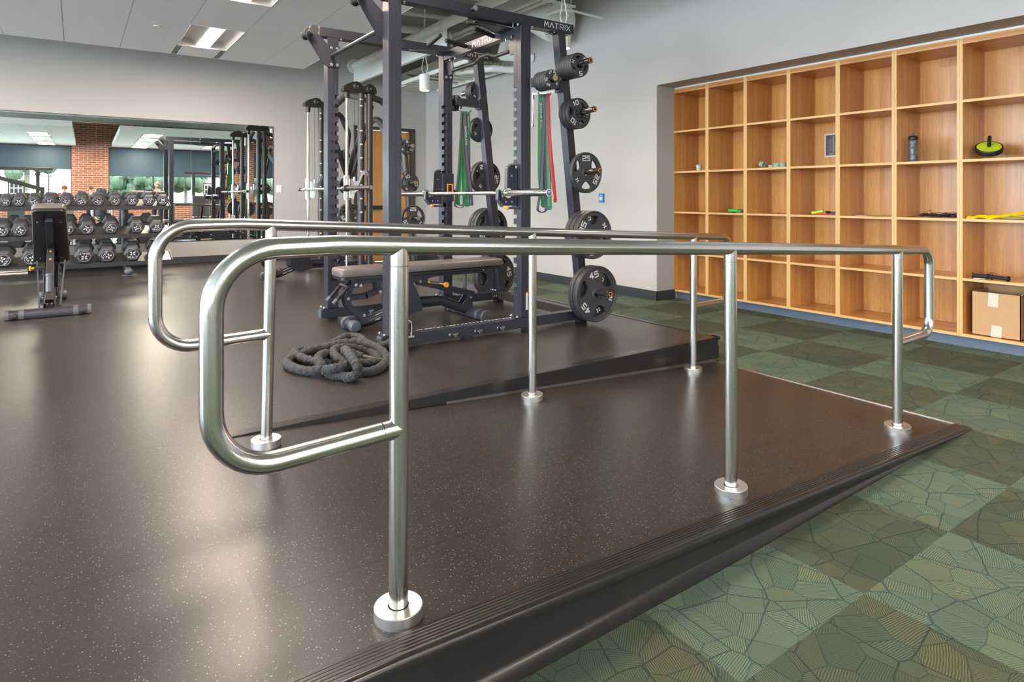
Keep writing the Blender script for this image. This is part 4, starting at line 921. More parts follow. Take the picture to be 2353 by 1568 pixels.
# ------------------------------------------------------------------ weight rack (plates and bar are things of their own)
RK = empty('weight_rack', (2.5, 4.54, 0), label='large black weight rack with storage posts standing on the raised rubber floor behind the handrails', cat='weight rack')
UP = {'A': (1.711, 3.885), 'C': (2.801, 3.885), 'B': (1.712, 5.12), 'E': (2.804, 5.12)}
UW, UD = 0.093, 0.10
def notch_z(k): return 1.875 - 0.0761 * k
for key, (x0, y0) in UP.items():
    x1, y1 = x0 + UW, y0 + UD
    inner_x = x1 if key in 'AB' else x0; sx = -1 if key in 'AB' else 1      # notches open toward the cage
    inner_y = y1 if key in 'AC' else y0; sy = -1 if key in 'AC' else 1
    zb, zt = (0.105, 2.367)
    mb = MB(); cx, cy = 0.030, 0.040
    if key == 'A': zb = 0.105
    # L-shaped body
    mb.box(inner_x + sx * cx, x1 if sx == 1 else x0, y0, y1, zb, zt)
    mb.box(inner_x, inner_x + sx * cx, inner_y + sy * cy, y1 if sy == 1 else y0, zb, zt)
    N_ = 21; zprev = zt
    for k in range(N_):
        z = notch_z(k); mb.box(inner_x, inner_x + sx * cx, inner_y, inner_y + sy * cy, z + 0.014, zprev); zprev = z - 0.016
    mb.box(inner_x, inner_x + sx * cx, inner_y, inner_y + sy * cy, zb, zprev)
    u = mb.build('upright', M_RACK, RK, 0.0025)
    mb = MB()
    for k in range(N_):
        z = notch_z(k); e = 0.0008
        mb.box(inner_x + sx * (cx - e), inner_x + sx * cx, inner_y + sy * .002, inner_y + sy * cy, z - 0.016, z + 0.014)
        mb.box(inner_x + sx * .002, inner_x + sx * cx, inner_y + sy * (cy - e), inner_y + sy * cy, z - 0.016, z + 0.014)
        mb.box(inner_x - sx * .0006, inner_x + sx * .003, inner_y + sy * (cy - .014), inner_y + sy * cy, z - 0.046, z - 0.015)
    mb.build('slot_shade', M_BINK, u, smooth=0)  # black sheets paint the dark of the hollow notches
    mb = MB(); xm = inner_x + sx * 0.055; fy = inner_y - sy * 0.0006
    for k in range(1, N_):
        write(mb, str(k), (xm, fy, notch_z(k) - .001), (-sy, 0, 0) if sy == -1 else (1, 0, 0), (0, 0, 1), 0.026, 0.0045, wf=.6, t=.0006)
    mb.build('numbers', M_BINK, u, smooth=0)
    # foot plate
    mb = MB(); mb.box(x0 - 0.035, x1 + 0.035, y0 - 0.0, y1 + .02, 0.105, 0.113); mb.build('foot_plate', M_RACK, u, 0.002)
    mb = MB()
    for bx, by in ((x0 - .02, y0 + .02), (x0 - .02, y1), (x1 + .02, y0 + .02), (x1 + .02, y1)): bolt(mb, (bx, by, 0.113), (0, 0, 1), .013, .010)
    mb.build('bolt', M_BOLT, u)
# top beams with lettering
for yy, xl in ((3.885, 1.69), (5.12, 1.645)):
    mb = MB(); mb.box(xl, 3.333, yy, yy + 0.09, 2.3675, 2.444); bm_ = mb.build('top_beam', M_RACK, RK, 0.003)
    mb = MB(); write(mb, 'MATRIX', (3.160, yy - .0006, 2.406), (1, 0, 0), (0, 0, 1), 0.040, 0.0052, wf=1.05, gap=.36, t=.0006, reddot=1); mb.build('brand_lettering', [M_INK, M_REDI], bm_, smooth=0)
    mb = MB(); mb.box(3.13, 3.30, yy - .0, yy + .10, 2.358, 2.367); mb.build('cap_plate', M_RACK, bm_, .002)
    mb = MB()
    for bx in (1.83, 2.78, 2.915, 3.14, 3.285): bolt(mb, (bx, yy + .012, 2.3675), (0, 0, -1), .012, .014); bolt(mb, (bx, yy + .075, 2.3675), (0, 0, -1), .012, .014)
    mb.build('bolt', M_BOLT, bm_)
    mb = MB(); d = -1 if yy < 4.5 else 1
    ys = yy if d == -1 else yy + .09
    mb.cyl((2.36, ys, 2.402), (2.36, ys + d * .05, 2.402), 0.012, 14); mb.build('band_peg', M_RACK, bm_)
    mb = MB(); mb.cyl((2.36, ys + d * .05, 2.402), (2.36, ys + d * .053, 2.402), 0.020, 20); mb.cyl((2.36, ys + d * .053, 2.402), (2.36, ys + d * .058, 2.402), 0.007, 10); mb.build('washer', M_BOLT, bm_)
# floor rails
for yy in (3.885, 5.12):
    mb = MB(); mb.box(1.664, 3.49, yy, yy + 0.075, 0.028, 0.105); r_ = mb.build('floor_rail', M_RACK, RK, 0.003)
    mb = MB(); mb.box(1.655, 1.664, yy + .003, yy + .072, 0.031, 0.102); mb.build('end_cap', M_GREYP, r_, .002)
    mb = MB()
    for x in (1.72, 2.30, 2.85, 3.40): mb.box(x, x + .08, yy + .005, yy + .07, 0.0, 0.028)
    mb.build('rubber_foot', M_BLACKM, r_, .002)
    if yy < 4.5:
        mb = MB(); mb2 = MB()
        for x in (2.207, 2.415, 2.611):
            mb.cyl((x, yy, .057), (x, yy - .030, .057), 0.0165, 20); mb.cyl((x, yy - .030, .057), (x, yy - .034, .057), 0.008, 12)
            for s in (-.030, .028): bolt(mb2, (x + s, yy - .003, .057), (0, -1, 0), .009, .006)
            mb2.cyl((x - .04, yy - .0015, .057), (x - .04, yy - .001, .057), .001, 4)
        mb.build('strap_peg', M_CHROMED, r_); mb2.build('bolt', M_BOLT, r_)
        mb = MB()
        for x in (2.207, 2.415, 2.611): mb.prism([(-.05, 0), (-.02, -.02), (.02, -.02), (.05, 0), (.02, .02), (-.02, .02)], (x, yy - .0015, .057), (1, 0, 0), (0, 0, 1), .003)
        mb.build('peg_plate', M_RACK, r_)
        mb = MB()
        mb.tube(round_path([(1.87, yy - .012, .095), (1.87, yy - .012, .200), (1.79, yy - .012, .200), (1.79, yy - .012, .095)], .036, 8), .0085, 14)
        mb.box(1.775, 1.885, yy - .028, yy + .0, .083, .095); mb.build('rope_anchor', M_CHROME, r_, smooth=50)
        # wear on the rail top: chipped paint
        mb = MB(); rd = random.Random(2)
        for k in range(26):
            x = 1.95 + k * .033; mb.box(x, x + rd.uniform(.008, .028), yy + .068 + rd.uniform(-.003, .0), yy + .0745, .1049, .1054)
        mb.build('chipped_paint', M_WHITE, r_, smooth=0)
mb = MB(); mb.box(3.405, 3.475, 3.96, 5.12, 0.030, 0.104); cr = mb.build('rear_crossmember', M_SMITH, RK, .003)
mb = MB()
for y in (3.965, 5.105): mb.box(3.33, 3.405, y - .004 if y > 4.5 else y, y + .006 if y < 4.5 else y + .008, 0.035, 0.10); mb.box(3.398, 3.405, y - .06 if y > 4.5 else y, y + .06 if y < 4.5 else y, .035, .10)
mb.build('angle_bracket', M_SMITH, cr, .002)
mb = MB()
for s in (3.355, 3.385): bolt(mb, (s, 5.10, .066), (0, -1, 0), .011, .008)
mb.build('bolt', M_BOLT, cr)
# vertical tag on the near right upright
mb = MB(); mb.box(2.846, 2.872, 3.8835, 3.8848, .165, .302); mb.mi = 1; mb.box(2.846, 2.872, 3.8832, 3.8848, .290, .304); mb.mi = 2
for k in range(12): mb.box(2.850, 2.868, 3.8830, 3.8836, .172 + k * .009, .1735 + k * .009)
mb.build('warning_tag', [M_INK, pm('orange_print', (.80, .20, .01), .5), M_GREYP], RK, smooth=0)
# slanted storage posts
ZTOP, ZBOT = 2.36, 0.105
def px_at(z): return 3.205 + (ZTOP - z) * (0.26 / (ZTOP - ZBOT))
PEGS = [(2.077, 0.198, 0.194, 5), (1.706, 0.300, 0.247, 10), (1.233, 0.300, 0.327, 25), (0.735, 0.30, 0.387, 35), (0.262, 0.32, 0.454, 45)]
for yy, d in ((3.885, -1), (5.12, 1)):
    mb = MB(); w = 0.038
    b_ = px_at(ZBOT); t_ = px_at(ZTOP)
    mb.hexa([(b_ - w, yy, ZBOT), (b_ + w, yy, ZBOT), (b_ + w, yy + .078, ZBOT), (b_ - w, yy + .078, ZBOT)], [(t_ - w, yy, ZTOP), (t_ + w, yy, ZTOP), (t_ + w, yy + .078, ZTOP), (t_ - w, yy + .078, ZTOP)])
    sp_ = mb.build('storage_post', M_RACK, RK, .003)
    mb = MB(); mb.box(b_ - .09, b_ + .075, yy + .0, yy + .085, .105, .113); mb.build('foot_plate', M_RACK, sp_, .002)
    mb = MB(); bolt(mb, (b_ - .07, yy + .02, .113), (0, 0, 1), .013, .010); bolt(mb, (b_ - .07, yy + .065, .113), (0, 0, 1), .013, .010); mb.build('bolt', M_BOLT, sp_)
    face = yy if d == -1 else yy + .078
    for z, ln, dia, lb in PEGS:
        xc = px_at(z); mb = MB(); ln = .305
        mb.cyl((xc, face, z), (xc, face + d * ln, z + .010), 0.0238, 28); p = mb.build('plate_peg', M_CHROMED, sp_, smooth=50)
        mb = MB(); mb.cyl((xc, face + d * ln, z + .010), (xc, face + d * (ln + .004), z + .010), 0.0236, 28); mb.build('end_plug', M_BLACK, p)
        mb = MB(); mb.lathe([(.0135, .0042), (.0175, .0042), (.0175, .0056), (.0135, .0056), (.0135, .0042)], (xc, face + d * ln, z + .010), (0, d, 0), 28); mb.build('orange_ring', M_ORANGE, p)
    # short arm with the smallest plates
    mb = MB(); mb.box(2.945, px_at(1.94) - .03, yy + .008, yy + .07, 1.905, 1.975); ar = mb.build('side_arm', M_RACK, sp_, .003)
    mb = MB(); mb.box(3.195, 3.225, yy - .002, yy + .08, 1.885, 1.985); mb.build('arm_bracket', M_RACK, ar, .002)
    f2 = yy + .008 if d == -1 else yy + .07; ln = .20
    mb = MB(); mb.cyl((2.985, f2, 1.94), (2.985, f2 + d * ln, 1.944), 0.0238, 28); p = mb.build('plate_peg', M_CHROMED, ar, smooth=50)
    mb = MB(); mb.lathe([(.0135, .0), (.0175, .0), (.0175, .0014), (.0135, .0014), (.0135, .0)], (2.985, f2 + d * ln, 1.944), (0, d, 0), 28); mb.build('orange_ring', M_ORANGE, p)
    # hook for the bands
    hy = yy + .035
    mb = MB(); mb.tube(round_path([(2.995, hy, 1.906), (2.992, hy, 1.862), (3.02, hy, 1.838), (3.10, hy, 1.840), (3.125, hy, 1.872)], .03, 6), .0065, 12); mb.build('hook', M_CHROME, ar, smooth=60)
# front plates with the straight pull-up bar
def bracket(yc, dirs):
    poly = [(1.515, 2.372), (1.522, 2.405), (1.552, 2.425), (1.590, 2.415), (1.715, 2.300), (1.812, 2.300), (1.812, 2.118), (1.705, 2.118), (1.672, 2.135)]
    mb = MB(); mb.prism(poly, (0, yc, 0), (1, 0, 0), (0, 0, 1), .009); b = mb.build('front_bracket', M_RACK, RK, .002)
    mb = MB()
    for x in (1.742, 1.790):
        for z in (2.140, 2.278): bolt(mb, (x, yc - .0045, z), (0, -1, 0), .013, .008)
    mb.build('bolt', M_BOLT, b)
    mb = MB()
    mb.cyl((1.562, yc - .11, 2.378), (1.562, yc + .11, 2.378), .024, 20)
    for s in (-1, 1): mb.cyl((1.562, yc + s * .11, 2.378), (1.562, yc + s * .118, 2.378), .037, 28)
    mb.build('end_grip', M_SMITH, b)
bracket(5.114, 1); bracket(3.991, -1)
mb = MB(); mb.cyl((1.745, 3.99, 2.212), (1.745, 5.115, 2.212), .0165, 20); mb.build('pull_up_bar', M_SMITH, RK)
# middle beam with lettering, gussets and grips
mb = MB(); mb.box(2.80, 2.86, 3.975, 5.12, 2.305, 2.390); mbm = mb.build('cross_beam', M_RACK, RK, .003)
mb = MB(); write(mb, 'MATRIX', (2.7993, 4.43, 2.352), (0, -1, 0), (0, 0, 1), 0.052, 0.0065, wf=1.05, gap=.36, t=.0006, reddot=1); mb.build('brand_lettering', [M_INK, M_REDI], mbm, smooth=0)
for ys, s in ((5.12, -1), (3.975, 1)):
    mb = MB(); mb.prism([(0, 0), (0.36, 0), (.36, .02), (.05, .20), (0, .20)], (2.80, ys, 2.352), (-1, 0, 0), (0, s, 0), .008)
    mb.prism([(0, 0), (0.42, 0), (.42, .05), (0, .03)], (2.80, ys + s * .004, 2.36), (-1, 0, 0), (0, 0, 1), .008); mb.build('gusset', M_RACK, mbm, .002)
    mb = MB(); mb.prism([(0, 0), (.09, 0), (.13, -.10), (.10, -.17), (.04, -.17), (0, -.06)], (2.835, ys, 2.335), (0, s, 0), (0, 0, 1), .008); mb.build('bar_bracket', M_RACK, mbm, .002)
mb = MB(); mb.box(2.797, 2.90, 5.112, 5.122, 2.13, 2.345); mb.build('end_plate', M_RACK, mbm, .002)
mb = MB()
for x in (2.825, 2.873):
    for z in (2.155, 2.30): bolt(mb, (x, 5.112, z), (0, -1, 0), .013, .008)
for y in (4.05, 4.13, 4.95, 5.04): bolt(mb, (2.83, y, 2.305), (0, 0, -1), .013, .012)
mb.build('bolt', M_BOLT, mbm)
for p0, p1 in (((2.545, 4.93, 2.372), (2.525, 4.67, 2.405)), ((2.79, 4.69, 2.352), (2.565, 4.64, 2.362)), ((2.70, 4.07, 2.385), (2.505, 4.19, 2.400)), ((2.80, 4.27, 2.355), (2.567, 4.185, 2.362))):
    mb = MB(); mb.cyl(p0, p1, .0185, 20); mb.cyl(p1, Vector(p1) + (Vector(p1) - Vector(p0)).normalized() * .006, .0185, 20, r2=.014); mb.build('grip', M_BLACKM, mbm)
mb = MB(); mb.tube(round_path([(2.84, 5.02, 2.20), (2.84, 4.62, 2.20), (2.84, 4.52, 2.235), (2.84, 4.40, 2.235), (2.84, 4.30, 2.20), (2.84, 4.10, 2.20)], .06, 6), .0155, 16); mb.build('grip_bar', M_SMITH, mbm)
# steel rod on a bracket behind the right upright
mb = MB(); mb.bar((3.24, 3.96, 1.90), (3.155, 4.2, 1.905), .02, .02); mb.cyl((3.155, 4.2, 1.915), (3.148, 4.2, 1.64), .010, 14); mb.cyl((3.148, 4.2, 1.64), (3.148, 4.2, 1.625), .014, 14)
mb.build('hanging_rod', M_CHROME, RK)
# ------------------------------------------------------------------ bar hooks
def jcup(lab, ypl, ypost, vis):
    """vis = -1: sleeve face seen from the camera (far hook); ypl = plane of the hook plate"""
    t = empty('bar_hook', (2.76, ypl, 0.97), label=lab, cat='bar hook', group='bar hooks on the rack')
    out = [(2.79, 1.285), (2.755, 1.283), (2.728, 1.262), (2.716, 1.225), (2.708, 1.07), (2.700, 1.045), (2.672, 1.035), (2.655, 1.045), (2.648, 1.085), (2.632, 1.085), (2.630, 1.02), (2.672, .970), (2.79, .970)]
    mb = MB(); v, f = flat([out], .012, .001); mb.merge(v, f, Matrix(((1, 0, 0, 0), (0, 0, -1, ypl), (0, 1, 0, 0), (0, 0, 0, 1)))); p = mb.build('hook_plate', M_RACK, t, smooth=30)
    mb = MB(); mb.ribbon(round_path([(2.785, ypl, 1.292), (2.75, ypl, 1.290), (2.712, ypl, 1.26), (2.703, ypl, 1.07), (2.695, ypl, 1.036), (2.658, ypl, 1.030), (2.645, ypl, 1.092), (2.628, ypl, 1.088), (2.624, ypl, 1.015), (2.668, ypl, .963)], .012, 3), (0, 1, 0), .036, .008); mb.build('bumper_edge', M_GREYP, p)
    mb = MB()
    for x, z in ((2.755, 1.20), (2.70, 1.0), (2.755, 1.0)): bolt(mb, (x, ypl - .006, z), (0, -1, 0), .006, .006)
    mb.build('bolt', M_BOLT, p)
    y0 = ypost; mb = MB()
    ins = y0 if vis == -1 else y0 + UD
    if vis == -1: mb.box(2.792, 2.908, y0 - .008, y0 - .0005, .995, 1.255)
    else: mb.box(2.792, 2.905, y0 + UD + .0005, y0 + UD + .008, .945, 1.26)
    mb.box(2.788, 2.796, y0 - .006 if vis == -1 else y0 + .045, y0 + UD * .55 if vis == -1 else y0 + UD + .006, .95, 1.26)
    mb.build('sleeve', M_RACK, t, .002)
    if vis == -1:
        mb = MB(); lp = [(-.030, -.040), (.030, -.040), (.030, .040), (-.030, .040)]; li = [(-.021, -.031), (.021, -.031), (.021, .031), (-.021, .031)]
        v, f = flat([lp, li], .006, .0015); mb.merge(v, f, Matrix(((1, 0, 0, 2.868), (0, 0, -1, y0 - .009), (0, 1, 0, 1.118), (0, 0, 0, 1)))); mb.build('orange_window', M_ORANGE, t)
        mb = MB(); write(mb, '10', (2.868, y0 - .0086, 1.118), (1, 0, 0), (0, 0, 1), .026, .006, wf=.6, t=.0006); mb.build('number', M_BINK, t)
    yp = y0 + .03 if vis == -1 else y0 + .035
    mb = MB(); mb.cyl((2.80, yp, .953), (2.715, yp, .953), .009, 14); mb.build('pull_pin', M_GREYP, t)
    mb = MB(); mb.ball((2.697, yp, .953), .0155, 16, 10); mb.build('orange_knob', M_ORANGE, t)
    mb = MB(); mb.cyl((2.905, y0 + .05, 1.092), (2.985, y0 + .05, 1.092), .014, 14); mb.cyl((2.985, y0 + .05, 1.092), (3.01, y0 + .05, 1.092), .0165, 14); mb.build('side_pin', M_GREYP, t)
jcup('black bar hook with yellow ball pin on the near upright, under the barbell', 3.950, 3.885, 1)
jcup('black bar hook with an orange number window on the far right upright', 5.150, 5.12, -1)
# ------------------------------------------------------------------ barbell on the hooks
BXX, BZZ = 2.668, 1.067
t = empty('barbell', (BXX, 4.53, BZZ), label='chrome barbell without plates lying across the two bar hooks of the rack', cat='barbell')
mb = MB(); mb.cyl((BXX, 3.86, BZZ), (BXX, 5.24, BZZ), .0142, 24); sh = mb.build('shaft', M_CHROME, t, smooth=60)
M_KN = steel_mat('knurled_steel', (0.50, 0.49, 0.46), 0.38, (900, 900, 900), .6)
mb = MB()
for a, b_ in ((3.95, 4.03), (4.05, 4.33), (4.49, 4.60), (4.76, 5.02), (5.04, 5.16)): mb.cyl((BXX, a, BZZ), (BXX, b_, BZZ), .0147, 24)
mb.build('knurling', M_KN, sh)
for s, a, b_ in ((-1, 3.862, 3.372), (1, 5.226, 5.700)):
    mb = MB(); mb.cyl((BXX, a, BZZ), (BXX, b_, BZZ), .0250, 32); sl = mb.build('sleeve', M_CHROME, t, smooth=60)
    mb = MB(); mb.cyl((BXX, a, BZZ), (BXX, a - s * .028, BZZ), .0385, 32); mb.cyl((BXX, a - s * .028, BZZ), (BXX, a - s * .045, BZZ), .030, 32); mb.build('collar', M_CHROME, sl, .002)
    mb = MB(); mb.cyl((BXX, b_, BZZ), (BXX, b_ + s * .002, BZZ), .0205, 28); e_ = mb.build('end_cap', pm('blue_cap', (.05, .12, .25), .3), sl)
    mb = MB(); mb.lathe([(.0205, .0), (.025, 0), (.0245, .003), (.0205, .003)], (BXX, b_, BZZ), (0, s, 0), 28); star(mb, (BXX, b_ + s * .0026, BZZ + .003), (-s, 0, 0), (0, 0, 1), .013, .0006); mb.build('cap_emblem', M_INK, e_)
# ------------------------------------------------------------------ weight plates
def make_plate(lbs, R, T, holes):
    """front face looks toward -Y; origin = centre of the front face"""
    t = empty('weight_plate')
    circ = lambda r, n=64: [(r * math.sin(2 * PI * i / n), r * math.cos(2 * PI * i / n)) for i in range(n)]
    loops = [circ(R * .93)]
    if holes:
        for a0 in (60, 180, 300):
            lp = []; ra, rb = R * (.44 if lbs >= 25 else .48), R * (.80 if lbs >= 25 else .74)
            for k in range(9): a = math.radians(a0 - holes + 2 * holes * k / 8); lp.append((rb * math.sin(a), rb * math.cos(a)))
            for k in range(7): a = math.radians(a0 + holes * .42 - 2 * holes * .42 * k / 6); rr_ = ra; lp.append((rr_ * math.sin(a), rr_ * math.cos(a)))
            # soften the corners of the opening
            lp = [((lp[i - 1][0] + 2 * lp[i][0] + lp[(i + 1) % len(lp)][0]) / 4, (lp[i - 1][1] + 2 * lp[i][1] + lp[(i + 1) % len(lp)][1]) / 4) for i in range(len(lp))]
            loops.append(lp)
    loops.append(circ(.0262, 36))
    MP = Matrix(((1, 0, 0, 0), (0, 0, -1, T / 2), (0, 1, 0, 0), (0, 0, 0, 1)))
    mb = MB(); v, f = flat(loops, T * .62, .003 if holes else .002); mb.merge(v, f, MP)
    mb.lathe([(R * .90, T * .20), (R * .915, .004), (R * .95, 0), (R * .985, .003), (R, .009), (R, T - .009), (R * .985, T - .003), (R * .95, T), (R * .915, T - .004), (R * .90, T * .8)], (0, 0, 0), (0, 1, 0), 72)
    mb.lathe([(.0262, 0.002), (.036, 0.0), (max(.047, R * .21), .003), (max(.050, R * .23), T * .25)], (0, 0, 0), (0, 1, 0), 48)
    body = mb.build('plate_body', M_RUBP, t, smooth=28, local=True)
    mb = MB(); rt = R * .70 if lbs >= 25 else R * .70; h = {45: .043, 35: .043, 25: .036, 10: .032, 5: .030, 2.5: .024}[lbs]; yf = T * .19 - .001
    for a0 in (0, 240):
        a = math.radians(a0); o = Vector((rt * math.sin(a), yf - .0003, rt * math.cos(a)))
        write(mb, str(lbs), o, (math.cos(a), 0, -math.sin(a)), (math.sin(a), 0, math.cos(a)), h, h * .22, wf=1.0, gap=.42, t=.0008)
    a = math.radians(120); star(mb, (rt * math.sin(a), yf - .0003, rt * math.cos(a)), (math.cos(a), 0, -math.sin(a)), (math.sin(a), 0, math.cos(a)), h * .62, .0008)
    mb.build('weight_numbers', M_INK, t, smooth=0, local=True)
    return t
PROTO = {}
SPEC = {45: (.227, .050, 30), 35: (.194, .046, 30), 25: (.164, .040, 30), 10: (.124, .034, 27), 5: (.097, .0255, 24), 2.5: (.076, .0245, 0)}
def plate(lbs, loc, rot, lab, grp, rz=0.0):
    if lbs not in PROTO: PROTO[lbs] = p = make_plate(lbs, *SPEC[lbs])
    else: p = copy_tree(PROTO[lbs])
    p.location = loc; p.rotation_euler = Euler((0, math.radians(rot), rz), 'XYZ')
    tag(p, lab, 'weight plate', grp)
    return p
ORD = ['outermost', 'second', 'third', 'fourth', 'fifth', 'sixth', 'seventh', 'eighth']
def stack(lbs, x, z, yfront, n, pitch, rot, where, rots=None):
    for k in range(n):
        lab = ('%s %s pound plate %s' % (ORD[k] if n > 1 else 'single', str(lbs), where)) if n > 1 else ('single %s pound plate %s' % (lbs, where))
        r = rot if k == 0 else (rot + 47 * k if not rots else rots[k])
        plate(lbs, (x, yfront + k * pitch, z), r, lab, '%s pound plates %s' % (lbs, where))
W1 = 'on the near storage post'; 
stack(5, px_at(2.077), 2.074, 3.702, 7, .0257, 168, 'on the top peg of the near storage post')
stack(10, px_at(1.706), 1.703, 3.757, 3, .040, -22, 'on the near storage post, behind a spring collar')
stack(25, px_at(1.233), 1.231, 3.725, 1, .04, 118, 'on the middle peg of the near storage post')
stack(35, px_at(.74), .733, 3.700, 3, .052, -62, 'on the near storage post, crossed by the handrails')
stack(45, px_at(.255), .253, 3.725, 2, .056, -12, 'at the bottom of the near storage post')
stack(2.5, 2.985, 1.938, 3.728, 6, .0262, 2, 'on the short arm of the near storage post', rots=[0, 20, 80, 140, 200, 260])
FY0 = 5.200
stack(5, px_at(2.077), 2.074, FY0, 4, .030, 100, 'on the top peg of the far storage post')
stack(10, px_at(1.706), 1.703, FY0, 2, .040, 120, 'on the far storage post behind the bands')
stack(25, px_at(1.233), 1.231, FY0, 2, .046, 100, 'on the far storage post, beside the hanging bands')
stack(35, px_at(.74), .733, FY0, 3, .052, 3, 'on the far storage post below the barbell')
stack(45, px_at(.255), .253, FY0, 2, .056, 80, 'at the bottom of the far storage post behind the bench')
stack(2.5, 2.985, 1.938, 5.197, 2, .0262, 100, 'on the short arm of the far storage post')
# spring collar on the 10 pound peg
xc, yc, zc = px_at(1.706), 3.735, 1.708
t = empty('spring_collar', (xc, yc, zc), label='black spring collar clipped on the near peg in front of the ten pound plates', cat='bar collar')
mb = MB(); mb.lathe([(.0255, -.018), (.036, -.018), (.038, 0), (.036, .018), (.0255, .018), (.0255, -.018)], (xc, yc, zc), (0, 1, 0), 28)
for k in range(8): a = k * PI / 4 + .2; mb.box(xc + .037 * math.cos(a) - .008, xc + .037 * math.cos(a) + .008, yc - .016, yc + .016, zc + .037 * math.sin(a) - .008, zc + .037 * math.sin(a) + .008)
mb.build('collar_body', M_BLACK, t, .003)
mb = MB(); mb.bar((xc - .02, yc - .02, zc + .03), (xc - .055, yc - .02, zc - .02), .012, .01); mb.bar((xc + .0, yc - .025, zc - .035), (xc + .045, yc - .03, zc - .03), .012, .01); mb.build('lever', M_BLACK, t, .002)
# ------------------------------------------------------------------ resistance bands
M_BG = pm('green_latex', (0.015, 0.235, 0.075), 0.42, 0, .1, 20); M_BG2 = pm('light_green_latex', (0.05, 0.33, 0.16), 0.42, 0, .12, 20)
M_BP = pm('purple_latex', (0.095, 0.055, 0.125), 0.45, 0, .35, 25); M_BR = pm('red_latex', (0.62, 0.03, 0.035), 0.4); M_BK = pm('grey_black_latex', (0.06, 0.058, 0.055), 0.5, 0, .35, 30)
def band(lab, hook, top, pts_l, pts_r, w, mat, wv, lettering=None, yo=0.0, th=.004):
    """closed loop: left strand, bottom bend, right strand; coordinates are x offsets from the hook and heights"""
    hx, hy = hook
    P = [(hx + (pts_l[0][0] + pts_r[0][0]) / 2, hy + yo, top + .006)] + [(hx + a, hy + yo - .006, z) for a, z in pts_l]
    zb = min(pts_l[-1][1], pts_r[-1][1]) ; ax_, bx_ = pts_l[-1][0], pts_r[-1][0]
    for k in range(1, 8):
        q = PI * k / 8; P.append((hx + (ax_ + bx_) / 2 - (bx_ - ax_) / 2 * math.cos(q), hy + yo, zb - .035 * math.sin(q)))
    P += [(hx + a, hy + yo + .006, z) for a, z in reversed(pts_r)] + [(hx + (pts_l[0][0] + pts_r[0][0]) / 2, hy + yo, top + .006)]
    # smooth
    Q_ = [Vector(p) for p in P]
    fine = []
    for i in range(len(Q_) - 1):
        p0 = Q_[max(i - 1, 0)]; p1 = Q_[i]; p2 = Q_[i + 1]; p3 = Q_[min(i + 2, len(Q_) - 1)]
        for k in range(4):
            s = k / 4; fine.append(0.5 * ((2 * p1) + (p2 - p0) * s + (2 * p0 - 5 * p1 + 4 * p2 - p3) * s * s + (3 * p1 - p0 - 3 * p2 + p3) * s ** 3))
    fine.append(Q_[-1])
    t = empty('resistance_band', (hx, hy, zb), label=lab, cat='resistance band', group='looped resistance bands on the rack')
    mb = MB(); mb.ribbon(fine, wv, w, th); mb.build('band_loop', mat, t, smooth=60)
    if lettering:
        s, a, z, ang, h = lettering; mb = MB(); ud = Vector((math.cos(ang), 0, math.sin(ang)))
        write(mb, s, (hx + a, hy + yo - .0115, z), (0.05, 0, -1), (1, 0, 0.05), h, h * .16, wf=.8, gap=.3, t=.0012); mb.build('lettering', M_INK, t, smooth=0)
    return t
NH = (2.995, 3.920)
band('dark green band at the left of the near hook, with white lettering', NH, 1.846, [(.016, 1.80), (.012, 1.5), (.012, 1.2), (.040, 1.00)], [(.028, 1.80), (.040, 1.4), (.062, 1.15), (.092, .99)], .034, M_BG, (1, -.35, 0), ('QUANTUM BAND', .020, 1.68, 0, .018), 0.0)
band('purple band hanging lowest from the near hook', NH, 1.846, [(.042, 1.78), (.028, 1.45), (.012, 1.15), (-.022, .96)], [(.052, 1.78), (.052, 1.45), (.064, 1.15), (.068, .95)], .020, M_BP, (1, -.7, 0), None, -.018)
band('bright green band in the middle of the near hook', NH, 1.850, [(.058, 1.79), (.066, 1.5), (.088, 1.2), (.086, .97)], [(.068, 1.79), (.084, 1.5), (.106, 1.2), (.118, .97)], .030, M_BG2, (1, -.5, 0), None, -.008)
band('narrow red band on the near hook', NH, 1.856, [(.076, 1.80), (.092, 1.5), (.118, 1.2), (.150, 1.03)], [(.096, 1.80), (.112, 1.5), (.148, 1.2), (.166, 1.03)], .018, M_BR, (1, -.6, 0), None, -.016)
band('worn black band behind the red one on the near hook', NH, 1.856, [(.108, 1.80), (.110, 1.5), (.090, 1.2), (.112, .98)], [(.122, 1.80), (.134, 1.5), (.130, 1.2), (.140, .97)], .014, M_BK, (1, -.4, 0), None, .016)
FH = (2.995, 5.155)
band('worn black band at the left of the far hook', FH, 1.846, [(.005, 1.80), (-.010, 1.5), (-.034, 1.2), (-.062, .99)], [(.018, 1.80), (.045, 1.4), (.075, 1.15), (.048, .97)], .016, M_BK, (1, -.6, 0), None, -.015)
band('wide dark green band at the left of the far hook', FH, 1.850, [(.026, 1.79), (.012, 1.5), (-.006, 1.2), (-.022, 1.01)], [(.040, 1.79), (.044, 1.45), (.050, 1.2), (.060, .99)], .040, M_BG, (1, -.2, 0), None, 0.0)
band('purple band with white lettering on the far hook', FH, 1.850, [(.045, 1.79), (.055, 1.5), (.095, 1.2), (.120, 1.0)], [(.060, 1.79), (.072, 1.5), (.110, 1.2), (.130, .99)], .024, M_BP, (1, -.4, 0), ('QUANTUM BAND', .054, 1.62, 0, .016), -.020)
band('light green band at the right of the far hook', FH, 1.852, [(.080, 1.79), (.085, 1.5), (.080, 1.2), (.080, .98)], [(.102, 1.79), (.104, 1.5), (.105, 1.2), (.10, .98)], .042, M_BG2, (1, -.1, 0), ('QUANTUM', .092, 1.76, 0, .015), 0.004)
